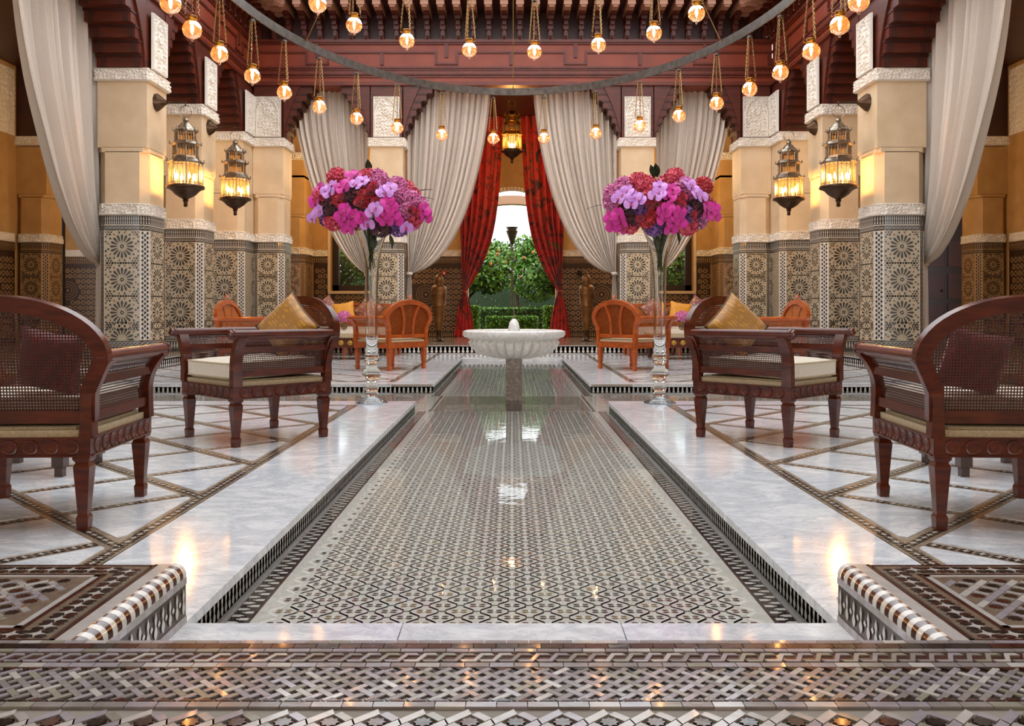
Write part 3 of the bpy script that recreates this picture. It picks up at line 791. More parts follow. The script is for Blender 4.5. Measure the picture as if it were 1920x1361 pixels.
# ------------------------------------------------------------------ outer walls, ceilings
m = MB()
for a in ((-12.2,-5.15,2.0,22.4),(5.15,12.2,2.0,22.4),(-5.15,5.15,17.35,22.4),(-12.2,12.2,-4.2,2.0)): m.box(*a,5.62,5.8)
tag(m.build('ceiling', WOODD), 'dark cedar ceiling of the galleries', kind='structure')
m = MB(); m.box(-9.75,9.75,-4.2,-4.0,0,5.62); tag(m.build('wall_front', PLASTER), 'plaster wall of the gallery behind the viewer', kind='structure')
m = MB(); m.box(-5.7,5.7,1.6,2.0,5.25,6.9); tag(m.build('trim', WOODF), 'cedar fascia above the viewer on the near side of the court', kind='structure')
OH, OA, OT = 1.1, 2.75, 3.86            # garden doorway: half width, springing, apex
m = MB(); Y0, Y1 = 22.0, 22.4
for a in ((-12.2,-4.53,0,5.62),(-2.6,-OH,0,5.62),(OH,2.6,0,5.62),(4.53,12.2,0,5.62),(-4.53,-2.6,0,1.30),(2.6,4.53,0,1.30),(-4.53,-2.6,3.9,5.62),(2.6,4.53,3.9,5.62)):
    m.box(a[0],a[1],Y0,Y1,a[2],a[3],0)
arch = [(OH*cos(a)*(1), OA+(OT-OA)*(sin(a)**.9 if sin(a) > 0 else 0)) for a in [pi*k/20 for k in range(21)]]
for k in range(20):
    (xa,za),(xb,zb) = arch[k],arch[k+1]
    m.add([(xa,Y0,za),(xb,Y0,zb),(xb,Y0,5.62),(xa,Y0,5.62),(xa,Y1,za),(xb,Y1,zb),(xb,Y1,5.62),(xa,Y1,5.62)],[(0,1,2,3),(7,6,5,4),(4,5,1,0)],0)
wb = tag(m.build('wall_back', PLASTER_SHADE), 'warm plaster wall behind the back gallery with garden doorway', kind='structure')
s = MB()
for k in range(41):
    a = pi*k/40; z = OA+(OT-OA)*(sin(a)**.9 if sin(a) > 0 else 0)
    s.lathe([(.0,0),(.055,0),(.055,.03),(0,.03)],10,0,T(OH*cos(a),22.0,z)@RX(pi/2))
s.build('scalloped_trim', STUCCO, wb)
for k,(a,b) in enumerate(((-12.0,-5.6),(-4.96,-4.60),(-2.55,-1.16),(1.16,2.55),(4.60,4.96),(5.6,9.9))):
    w = b-a; big = [(w/2,1.02,.23)] if w > .9 else []
    if k in (2,3): big = [(.40 if k == 2 else 1.08, .92, .24)]
    if w > 3: big = [(i,1.02,.23) for i in (.9,2.0,3.3,4.6,5.8) if i < w-.3]
    zz = MB(); d = link('dado_tiles', wall_zellige(w,1.70,big,k), wb, FM((a,21.995,.30),(0,-1,0)))
    g = MB(); g.box(0,w,0,.14,-.01,.012,0); g.box(0,w,1.85,2.0,-.01,.012,0)
    braid(g,w,1.87,.03,Matrix.Identity(4),1,.06,.014)
    n = int(w/.05)
    for i in range(n): spindle(g,(i+.5)*w/n,1.915,.03,.075,1,Matrix.Identity(4),.014); spindle(g,(i+.5)*w/n,.02,.03,.10,1,Matrix.Identity(4),.014)
    tag(g.build('dado_band', [T_UMBER,T_SAND], wb, M=FM((a,21.995,ZP),(0,-1,0))), kind='stuff')
    link('frieze', frieze_mesh(w,.165) if w < 2 else relief_mesh('frieze',w,.165,.02,lambda x,y: .002+.014*arab(x,y,.6),STUCCO), wb, FM((a,21.99,2.17),(0,-1,0)))
for sg,side in ((-1,'left'),(1,'right')):       # tile strip under the windows
    x0 = -4.53 if sg < 0 else 2.6; w = 1.93
    link('dado_tiles', wall_zellige(w,.95,[],9), wb, FM((x0,21.995,.30),(0,-1,0)))
    # windows
    f = MB(); 
    for a in ((0,.16,1.30,3.9),(w-.16,w,1.30,3.9),(0,w,1.30,1.46),(0,w,3.75,3.9),(w/2-.05,w/2+.05,1.4,3.8)): f.box(x0+a[0],x0+a[1],22.2,22.3,a[2],a[3],0)
    wi = tag(f.build('window', DARKW), 'dark-framed garden window behind the sofa, %s of the doorway' % side, kind='structure')
    g = MB(); g.box(x0+.16,x0+w-.16,22.24,22.25,1.46,3.75); g.build('pane', WINDOW, wi)
    g = MB()
    for i in range(9):
        x = x0+.2+i*(w-.4)/8; g.tube([(x,22.36,1.46),(x,22.36,3.75)],.009,6)
    for z in (1.62,1.9,2.4,2.9,3.4):
        g.tube([(x0+.16,22.36,z),(x0+w-.16,22.36,z)],.009,6)
    for i in range(8):
        x = x0+.2+(i+.5)*(w-.4)/8
        for z in (1.76,2.15,2.65,3.15): g.tube([(x+.09*cos(2*pi*k/14),22.36,z+.09*sin(2*pi*k/14)) for k in range(14)],.007,5,closed=True)
    g.build('grille', BLACK, wi)
    g = MB(); g.box(x0-.06,x0+w+.06,21.94,22.0,1.24,1.31); g.box(x0-.07,x0,21.96,22.0,1.3,3.95); g.box(x0+w,x0+w+.07,21.96,22.0,1.3,3.95); g.build('window_surround', PLASTER, wi)
    # back wall pilaster and outer gallery walls
    xp = (-5.6,-4.96) if sg < 0 else (4.96,5.6)
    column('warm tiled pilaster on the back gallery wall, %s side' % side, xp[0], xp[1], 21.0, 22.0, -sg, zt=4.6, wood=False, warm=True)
    m = MB(); xw = sg*9.75
    m.box(min(xw,xw+sg*.3),max(xw,xw+sg*.3),2.0,17.95,0,5.62)
    wl = tag(m.build('wall_'+side, PLASTER_SHADE), 'shaded plaster gallery wall on the far %s' % side, kind='structure')
    o = (xw-sg*.004, 9.5 if sg < 0 else 17.25, .30); w = 7.75
    link('dado_tiles', wall_zellige(w,1.70,[(i,1.02,.27) for i in ((1.2,2.7,4.2,5.7,6.9) if sg < 0 else (.85,2.05,3.55,5.05,6.5))],21), wl, FM(o,(-sg,0,0)))
    g = MB(); g.box(0,w,0,.14,-.01,.01,0); g.box(0,w,1.85,2.0,-.01,.01,0); n = int(w/.05)
    braid(g,w,1.87,.03,Matrix.Identity(4),1,.06,.014)
    for i in range(n): spindle(g,(i+.5)*w/n,1.915,.03,.075,1,Matrix.Identity(4),.012)
    tag(g.build('dado_band', [T_UMBER,T_SAND], wl, M=FM((o[0],o[1],ZP),(-sg,0,0))), kind='stuff')
    link('frieze', relief_mesh('frieze',w,.165,.02,lambda x,y: .002+.014*arab(x,y,.6),STUCCO), wl, FM((o[0],o[1],2.17),(-sg,0,0)))
    link('upper_frieze', relief_mesh('upper_frieze',w,1.3,.03,lambda x,y: .004+.02*arab(x,y,.45),STUCCO), wl, FM((o[0],o[1],4.25),(-sg,0,0)))
    xp = (-9.76,-9.15) if sg < 0 else (9.15,9.76)
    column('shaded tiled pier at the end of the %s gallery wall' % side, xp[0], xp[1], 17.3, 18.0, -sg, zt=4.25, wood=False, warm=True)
    m = MB(); m.box(min(sg*9.76,sg*9.1),max(sg*9.76,sg*9.1),17.3,18.0,4.25,5.62); m.build('trim', WOODD); tag(bpy.data.objects[-1] if False else COL.objects[-1], 'dark cedar beam end above the %s gallery pier' % side, kind='structure')
    m = MB(); m.box(min(sg*12.2,sg*12.0),max(sg*12.2,sg*12.0),17.95,22.4,0,5.62); tag(m.build('wall_corner_'+side, PLASTER_SHADE), 'end wall of the %s back corner room' % side, kind='structure')
# carved black door at the far right, tiled recess frame at the far left
d = thing('door_1', 'tall dark carved wooden door in the right gallery', 'door', (10.75,21.9,ZP), kind='structure')
m = MB(); m.box(-.85,.85,-.06,.06,0,2.9); m.build('leaf', DARKW, d)
m = MB()
for z in (.2,.95,1.75): m.box(-.7,-.06,-.085,-.06,z,z+.62); m.box(.06,.7,-.085,-.06,z,z+.62)
m.build('panel', WOODD, d)
m = MB(); m.lathe([(.0,0),(.03,0),(.035,.03),(.0,.05)],10,0,T(-.1,-.06,1.15)@RX(pi/2)); m.build('door_knob', BRONZE, d)
m = MB(); m.box(-.98,-.85,-.1,.1,0,3.0); m.box(.85,.98,-.1,.1,0,3.0); m.box(-.98,.98,-.1,.1,2.9,3.05); m.build('door_frame', BLACK, d)
d = thing('door_2', 'narrow black door jamb beside the left gallery pier', 'door', (-9.72,18.9,ZP), kind='structure')
m = MB(); m.box(-.10,.10,-.05,.05,0,3.1); m.build('jamb', BLACK, d)
# alarm boxes by the doorway
for x,mt,lb in ((833,REDBOX,'small red alarm box with white emblem on the tiled back wall'),(1087,BLACK,'small black wall box on the tiled back wall')):
    p_ = at(x,512,21.96); b = thing('alarm_box', lb, 'alarm box', (p_.x,21.975,p_.z))
    m = MB(); m.box(-.055,.055,-.05,.0,-.055,.055); m.box(-.045,.045,-.058,-.05,-.045,.045); m.build('housing', mt, b)
    m = MB(); m.box(-.018,.018,-.060,-.057,-.026,.026); m.build('emblem', LABELW if mt is REDBOX else DARKW, b)
# ------------------------------------------------------------------ fountain
ft = thing('fountain', 'white marble fountain with fluted bowl on a square stem', 'fountain', (.02,8.9,-.20))
m = MB()
for z0,z1,a,b in ((0,.62,.082,.076),): m.prism([(-a,-a),(a,-a),(a,a),(-a,a)],z0,z1)
m.build('stem', MARBLE_D, ft)
NF = 30
prof = [(.07,.555),(.20,.562),(.30,.588),(.375,.628),(.42,.675),(.44,.72),(.435,.752)]
m = MB(); m.lathe(prof, NF*6, 0, rf=lambda a,k: 1+(0 if k in (0,6) else .11)*(abs(cos(a*NF/2))**.6-.5))
m.build('bowl', MARBLE_F, ft, 50)
m = MB(); m.lathe([(.40,.745),(.455,.75),(.47,.765),(.505,.775),(.522,.80),(.515,.83),(.48,.842),(.44,.835),(.43,.80),(.35,.74),(.2,.70),(.0,.69)],64)
m.build('rim', MARBLE_F, ft, 50)
m = MB(); m.lathe([(.425,.815),(0,.815)],48); m.build('basin_water', WATER, ft)
m = MB(); m.lathe([(.058,.76),(.062,.83),(.055,.88),(.042,.925),(.022,.95),(.008,.956)],20); m.build('nozzle', MARBLE_F, ft, 60)
m = MB(); m.tube([(0,0,.95),(.002,0,1.0),(-.001,0,1.05),(0,0,1.07)],[.006,.005,.004,.001],8); m.build('jet', VGLASS, ft)

# ------------------------------------------------------------------ trumpet vases and flowers
def disc_petal(mb, L, w, a, tilt, mi, cup=.2, n=7, z=0, B=None):
    pts = [(0,0,0)]
    for k in range(n+1):
        t = -1+2*k/n; pts.append((L*(.25+.75*sqrt(max(0,1-.9*t*t))), w*t*1.0, -cup*w*t*t+.15*L))
    M = (B or Matrix.Identity(4))@T(0,0,z)@RZ(a)@RY(-tilt); fs = [(0,i,i+1) for i in range(1,n+1)]
    mb.add(pts, fs, mi, M)
def orchid(m1):
    q = MB()
    for a in (0,pi): disc_petal(q,.052,.036,a,.15,0,.3,8,.004)
    for a in (pi/2,pi*7/6,pi*11/6): disc_petal(q,.05,.022,a,.05,0,.2,7)
    disc_petal(q,.022,.012,-pi/2,.7,1,.4,5,.006); q.lathe([(.008,0),(.009,.006),(.0,.011)],6,1)
    return q.mesh('orchid', [m1,P_LIP])
def hydrangea(m1, m2, r=.075, n=64, s=1):
    q = MB(); rr = random.Random(s)
    for i in range(n):
        z = 1-1.5*(i+.5)/n; a = i*2.39996; rad = sqrt(1-z*z); d = Vector((rad*cos(a),rad*sin(a),z))
        M = T(*(d*r))@d.to_track_quat('Z','Y').to_matrix().to_4x4()@RZ(rr.random()*3)
        fm = rr.choice((0,0,2))
        for k in range(4):
            disc_petal(q,.028,.015,pi/2*k,.15+rr.random()*.7,fm,.3,4,rr.uniform(0,.010),M)
    q.lathe([(0,-r*.8),(r*.6,-r*.4),(r*.72,.1*r),(r*.45,r*.6),(0,r*.75)],10,1)
    return q.mesh('hydrangea', [m1,P_BUR,m2])
def rose(m1):
    q = MB()
    for k in range(14):
        r = .006+.0022*k; a = k*2.4
        q.grid(4,3,lambda u,v: ((r*(.5+.6*v))*cos(a+(u-.5)*2.4), (r*(.5+.6*v))*sin(a+(u-.5)*2.4), .03*v-.0012*k+.006*sin(u*pi)))
    return q.mesh('rose', m1, 60)
ORC = {'m':orchid(P_MAG),'l':orchid(P_LIL)}
HYD = {'c':hydrangea(P_COR,P_CO2,s=1),'p':hydrangea(P_PINK,P_PI2,s=2),'u':hydrangea(P_PUR,P_PU2,s=3),'b':hydrangea(P_BUR,P_BU2,s=4),'r':hydrangea(P_RED,P_RE2,s=5)}
ROS = rose(P_COR)
def leafmesh(L, w, m):
    q = MB(); q.grid(4,8,lambda u,v: ((u-.5)*w*sin(pi*min(1,.06+v*.94))*1.0, v*L, -.25*L*v*v+.10*w*abs(u-.5)*2))
    return q.mesh('leaf', m, 60)
LEAFM = leafmesh(.13,.065,LEAFD); BLADE = leafmesh(.14,.045,P_BUR)
BQ = {-1: dict(l=[(619,362),(623,349),(669,347),(681,340),(718,361),(731,353),(599,396),(587,409),(699,398),(690,421),(761,427),(705,391),(724,362),(613,358),(595,400)],
  m=[(601,353),(590,371),(639,350),(660,328),(655,344),(648,393),(664,404),(647,414),(653,430),(672,418),(726,378),(725,396),(724,414),(737,401),(794,392),(797,408),(668,330),(640,405),(660,420),(733,388),(742,412),(680,408),(716,405),(592,380),(645,355),(796,400)],
  h=[('c',632,333),('p',708,336),('p',752,369),('p',761,393),('c',606,372),('c',626,414),('b',622,390),('r',685,372),('b',660,370),('c',775,408),('p',745,350),('p',700,352),('r',640,375),('u',748,425),('b',715,425),('c',690,335),('p',770,375)],
  r=[(697,357),(700,350),(770,395),(640,370),(705,378),(690,362),(672,380),(778,398)]),
 1: dict(l=[(1160,373),(1177,359),(1184,383),(1199,374),(1236,362),(1237,350),(1305,364),(1291,345),(1315,370),(1168,366),(1190,370),(1228,368),(1297,352)],
  m=[(1261,355),(1254,369),(1159,401),(1145,408),(1162,410),(1149,424),(1163,429),(1244,397),(1261,394),(1273,398),(1244,411),(1261,416),(1275,416),(1257,430),(1325,388),(1339,390),(1325,402),(1340,406),(1250,405),(1268,405),(1165,420),(1332,396),(1252,390),(1260,362)],
  h=[('c',1197,342),('c',1265,334),('c',1222,367),('r',1224,401),('c',1180,420),('c',1289,423),('u',1201,394),('u',1226,424),('u',1284,401),('p',1150,364),('p',1291,363),('r',1317,350),('b',1302,390),('b',1185,405),('p',1283,350),('c',1210,352),('r',1215,410),('b',1240,380),('p',1170,350)],
  r=[(1218,384),(1232,382),(1268,375),(1279,370),(1265,380),(1277,384),(1297,402),(1200,410),(1222,376)])}
VPROF = [(.145,.0),(.146,.006),(.125,.016),(.075,.040),(.045,.062),(.052,.076),(.058,.090),(.048,.105),(.062,.125),(.066,.145),(.052,.170),(.036,.188),(.050,.205),(.080,.235),(.088,.262),(.076,.295),(.050,.330),(.046,.350),(.062,.372),(.068,.392),(.052,.405),(.066,.420),(.068,.436),(.056,.450),(.058,.50),(.056,.62),(.054,.80),(.056,1.0),(.060,1.15),(.070,1.28),(.090,1.40),(.115,1.48),(.145,1.555),(.158,1.60)]
for sg,fx,side in ((-1,697,'left'),(1,1237,'right')):
    X, Y = (fx-960)*8.0/F, 8.0
    v = thing('trumpet_vase', 'tall clear glass trumpet vase on the %s corner of the near terrace' % side, 'vase', (X,Y,0))
    inner = [(r-.005 if r > .03 else r, z) for r,z in VPROF if z > .45]
    m = MB(); m.lathe([(r,z) for r,z in VPROF if z < .063]+[(.0,.064)],40); m.build('foot', GLOBEC, v, 60)
    m = MB(); m.lathe([(r,z) for r,z in VPROF if z > .061]+[(.1535,1.602)]+[(max(.01,r-.0045),z) for r,z in reversed(VPROF) if z > .46]+[(.0,.455)],40); m.build('glass_body', VGLASS, v, 60)
    b = thing('bouquet', 'lush %s bouquet of magenta orchids and hydrangeas in the %s glass vase' % ('left-hand' if sg < 0 else 'right-hand', side), 'bouquet', (X,Y,1.60))
    C0 = Vector((X,Y,1.78)); rr = random.Random(3+sg); D = BQ[sg]
    def place(nm, me, x, y, sc=1.0, push=0):
        P = at(x,y,Y); ex, ez = (P.x-X)/.58, (P.z-1.79)/.34
        dy = -.42*sqrt(max(0.02,1-ex*ex-ez*ez))+push
        k = (Y+dy)/Y; P = Vector((P.x*k, Y+dy, EYE+(P.z-EYE)*k))
        d = Vector((ex*.9, -1.0 if dy < -.1 else -.6, ez*.9+.15)).normalized()
        q = d.to_track_quat('Z','Y').to_matrix().to_4x4()
        link(nm, me, b, T(*(P-Vector((X,Y,1.60))))@q@RZ(rr.uniform(-.5,.5))@Matrix.Scale(sc,4))
    for x,y in D['l']: place('orchid', ORC['l'], x, y, 1.3, -.09)
    for x,y in D['m']: place('orchid', ORC['m'], x, y, 1.3, -.08)
    for c,x,y in D['h']: place('hydrangea', HYD[c], x, y, .95, .03)
    for x,y in D['r']: place('rose', ROS, x, y, 1.15, -.06)
    for k in range(34):                              # the far half of the dome
        a = rr.uniform(.1,pi-.1); e = rr.uniform(-.5,1.3); r = Vector((.44*cos(a)*cos(e),.30*sin(a)*cos(e),.24*sin(e)))
        link('hydrangea', HYD[rr.choice('cpprbu')], b, T(*(r+Vector((.0,.03,.17))))@r.to_track_quat('Z','Y').to_matrix().to_4x4()@Matrix.Scale(.95,4))
    for k in range(16):
        a = rr.uniform(0,2*pi); e = rr.uniform(-.8,.9); r = Vector((.50*cos(a)*cos(e),.34*sin(a)*cos(e),.27*sin(e)))
        link('leaf', LEAFM, b, T(*(r*.72+Vector((0,0,.17))))@r.to_track_quat('Y','Z').to_matrix().to_4x4())
    for x,y,me in (((783,360,BLADE),(786,372,BLADE),(692,325,LEAFM),(700,442,LEAFM),(730,440,LEAFM)) if sg < 0 else ((1226,334,LEAFM),(1232,332,LEAFM),(1268,432,LEAFM),(1312,412,BLADE),(1128,385,BLADE))):
        P = at(x,y,Y-.1)-Vector((X,Y,1.60)); d = Vector((P.x,-.1,(P.z-.2)*1.5)).normalized()
        link('leaf', me, b, T(*P)@d.to_track_quat('Y','Z').to_matrix().to_4x4())
    m = MB()
    for k in range(26):
        a = rr.uniform(0,2*pi); r0, r1 = rr.uniform(.01,.035), rr.uniform(.05,.12); zb = rr.uniform(-.42,-.12)
        m.tube([(r0*cos(a+2),r0*sin(a+2),zb),(.03*cos(a),.03*sin(a),-.2 if zb < -.22 else zb+.05),(r1*cos(a)*.75,r1*sin(a)*.75,-.03),(r1*1.5*cos(a),r1*1.5*sin(a),.12)],[.004,.006,.006,.005],5)
    m.build('stems', STEM, b, 60)
    core = MB(); core.lathe([(0,.02),(.14,.05),(.28,.11),(.33,.19),(.26,.29),(.13,.34),(0,.36)],16,0,Matrix.Diagonal((1,.55,1,1))); core.build('inner_foliage', LEAFD, b, 60)

# ------------------------------------------------------------------ caned armchairs
def cane_panel(fn, u0, u1, v0, v1, pitch, mt, name, vtop=None, uh=None, seg=6, cov=.22):
    """woven strips over a surface fn(u,v); vtop(u) limits the columns, uh(v) limits the rows"""
    q = MB(); h = pitch*cov; nu = int((u1-u0)/pitch); nv = int((v1-v0)/pitch)
    def strip(pts, du, dv):
        vs = []; n = len(pts)
        for u,v in pts: vs += [fn(u-du,v-dv), fn(u+du,v+dv)]
        q.add(vs, [(2*i,2*i+1,2*i+3,2*i+2) for i in range(n-1)])
    for i in range(nu+1):
        u = u0+i*(u1-u0)/nu; t = vtop(u) if vtop else v1
        if t > v0: strip([(u,v0+(t-v0)*k/seg) for k in range(seg+1)], h, 0)
    for j in range(nv+1):
        v = v0+j*(v1-v0)/nv; a,b = uh(v) if uh else (u0,u1)
        if b > a: strip([(a+(b-a)*k/seg,v) for k in range(seg+1)], 0, h)
    return q.mesh(name, mt)
def armx(z): t = max(0,min(1,(z-.50)/.19)); return .335+.075*t*t
def backy(z): return .315+max(0,z-.42)*.12
AZ, AP, AW = .695, .225, .40       # arm height, arch rise, arch half width
FOOT = {}
def chair_parts(kind):
    wd = MAHOG if kind == 'A' else ORANGE_LIT; cn = CANE if kind == 'A' else CANE_LIT; out = []
    def add(nm, mb, mt, sm=40): out.append((nm, mb.mesh(nm, mt, sm), Matrix.Identity(4)))
    leg = MB()
    def sq(a,z): return [(-a,-a,z),(a,-a,z),(a,a,z),(-a,a,z)]
    for (a,za),(b,zb) in (((.018,.050),(.032,.255)),((.032,.255),(.025,.272)),((.025,.272),(.034,.285)),((.034,.285),(.034,.31))):
        leg.add(sq(a,za)+sq(b,zb), [(3,2,1,0),(4,5,6,7),(0,1,5,4),(1,2,6,5),(2,3,7,6),(3,0,4,7)])
    lm = leg.mesh('leg', wd)
    ft_ = MB()
    for (a,za),(b,zb) in (((.021,0),(.024,.05)),((.024,.05),(.019,.062))): ft_.add(sq(a,za)+sq(b,zb), [(3,2,1,0),(4,5,6,7),(0,1,5,4),(1,2,6,5),(2,3,7,6),(3,0,4,7)])
    FOOT[kind] = ft_.mesh('foot_block', wd)
    for sx in (-1,1):
        for sy in (-1,1): out.append(('leg', lm, T(sx*.315,sy*.315,0)))
    r = MB()
    for a in ((-.35,.35,-.352,-.29),(-.35,.35,.29,.352),(-.352,-.29,-.35,.35),(.29,.352,-.35,.35)): r.box(*a,.295,.375)
    add('seat_rail', r, wd)
    r = MB()
    for s in range(4):
        M = RZ(s*pi/2)
        for i in range(8):
            x = -.28+.08*i
            r.lathe([(.033,0),(.031,.004),(.025,.001),(.016,.004),(.008,.001),(0,.003)],10,0,M@T(x,-.352,.335)@RX(pi/2))
        r.box(-.33,.33,-.358,-.352,.297,.303,0,M); r.box(-.33,.33,-.358,-.352,.367,.373,0,M)
    add('carved_rosettes', r, wd, 50)
    r = MB(); r.prism(plan(-.335,.335,-.335,.335,.03),.37,.402); r.prism(plan(-.31,.31,-.31,.31,.03),.40,.412); add('seat_deck', r, DECK)
    for sx in (-1,1):
        for sy,w in ((-1,.062),(1,.055)):
            p = MB(); p.sweep([(sx*armx(z),sy*.325,z) for z in (.375,.42,.48,.52,.56,.60,.64,.67,.69)],[.055,.05,.046,.044,.042,.042,.044,.05,.055],w,(0,1,0)); add('arm_post', p, wd)
        p = MB(); M = T(sx*AW,0,AZ)@RX(pi/2)
        p.lathe([(.016,-.37),(.029,-.365),(.029,.368),(.034,.372),(.034,.384),(.029,.388),(.029,.405),(.018,.412)],14,0,M); add('arm_roll', p, wd)
        for z0,z1 in ((.432,.474),(.582,.618)):
            p = MB(); z = (z0+z1)/2; x = sx*armx(z); p.box(x-.014,x+.014,-.31,.32,z0,z1); add('arm_rail', p, wd)
        out.append(('arm_cane', cane_panel(lambda u,v: (sx*(armx(v)-.004),u,v), -.30,.31,.47,.685,.0118,cn,'arm_cane'), Matrix.Identity(4)))
    p = MB(); p.box(-.34,.34,backy(.45)-.016,backy(.45)+.016,.428,.478); add('back_rail', p, wd)
    pts = [(AW*cos(a), 0, AZ-.01+AP*sin(a)) for a in [pi*k/28 for k in range(29)]]
    pts = [(-armx(.44)*-1,0,.44),(armx(.56),0,.56)]+pts+[(-armx(.56),0,.56),(-armx(.44),0,.44)]
    pts = [(x,backy(z),z) for x,y,z in pts]
    p = MB(); p.sweep(pts,.062,.044,(0,1,-.16)); add('back_frame', p, wd, 50)
    def top(u): q = 1-(u/(AW-.03))**2; return AZ-.01+(AP-.03)*sqrt(q) if q > 0 else 0
    def half(v):
        if v < AZ-.01: w = min(armx(v),AW)-.025
        else: w = (AW-.03)*sqrt(max(0,1-((v-AZ+.01)/(AP-.03))**2))
        return (-w,w)
    out.append(('back_cane', cane_panel(lambda u,v: (u,backy(v)-.003,v), -.365,.365,.47,AZ+AP-.05,.0118,cn,'back_cane',top,half,cov=.22 if kind == 'A' else .42), Matrix.Identity(4)))
    if kind == 'B':
        for sx in (-1,1):
            p = MB(); p.sweep([(sx*x,backy(z)+.004,z) for x,z in ((.095,.47),(.085,.58),(.09,.68),(.12,.78),(.17,.87))],[.04,.034,.032,.034,.04],.03,(0,1,-.16)); add('splat', p, wd)
        p = MB(); p.lathe([(0,0),(.03,.005),(.02,.03),(.008,.05),(0,.055)],10,0,T(0,backy(.95),.955)); add('crest_finial', p, wd)
    return out
PARTS = {'A':chair_parts('A'),'B':chair_parts('B')}
def chair(kind, loc, rz, label, group, s=1.0):
    t = thing('armchair', label, 'armchair', loc, rz, group, s=s)
    for nm,me,M in PARTS[kind]:
        o = link(nm, me, t, M)
        if nm == 'leg': link('foot_block', FOOT[kind], o)
    return t
def pillow_mesh(w, h, th, mt, piping=None, name='pillow'):
    q = MB(); n = 14
    def sh(u,v,s):
        a,b = 2*u-1, 2*v-1; e = (1-a**4)*(1-b**4); k = 1-.10*(1-a*a)*abs(b)**3-.0; l = 1-.10*(1-b*b)*abs(a)**3
        return (a*w/2*l, b*h/2*k, s*th/2*max(0,e)**.55)
    q.grid(n,n,lambda u,v: sh(u,v,1)); q.grid(n,n,lambda u,v: sh(1-u,v,-1))
    ms = [mt]
    if piping:
        pts = []
        for k in range(4*n):
            t = k/n; i = int(t); f = t-i; u,v = ((f,0),(1,f),(1-f,1),(0,1-f))[i]; pts.append(sh(u,v,0))
        q.tube(pts,.006,5,1,closed=True); ms.append(piping)
    return q.mesh(name, ms, 60)
def cushion_mesh(w, d, h, mt, piping):
    q = MB(); n = 12
    def sh(u,v,s):
        a,b = 2*u-1, 2*v-1; r = lambda x,y: x*(1-.03*(y*y)**2)
        return (r(a,b)*w/2, r(b,a)*d/2, s*(h/2)*(.72+.28*(1-a**6)*(1-b**6)))
    q.grid(n,n,lambda u,v: sh(u,v,1)); q.grid(n,n,lambda u,v: sh(1-u,v,-1))
    for s in (1,-1):
        pts = []
        for k in range(4*n):
            t = k/n; i = int(t); f = t-i; u,v = ((f,0),(1,f),(1-f,1),(0,1-f))[i]; pts.append(sh(u,v,s))
        q.tube(pts,.006,5,1,closed=True)
        if s == 1: up = pts
        else: q.add(up+pts,[(i,(i+1)%(4*n),4*n+(i+1)%(4*n),4*n+i) for i in range(4*n)])
    return q.mesh('seat_cushion',[mt,piping],50)
CUSH = cushion_mesh(.60,.62,.125,LINEN,DECK); GP = pillow_mesh(.35,.35,.13,GOLD,BRONZE); RP = pillow_mesh(.27,.27,.12,REDP); YP = pillow_mesh(.40,.40,.14,GOLD2); SP_ = pillow_mesh(.44,.44,.14,PAISLEY,BRONZE)
def on_chair(ch, M): return ch.matrix_basis @ M
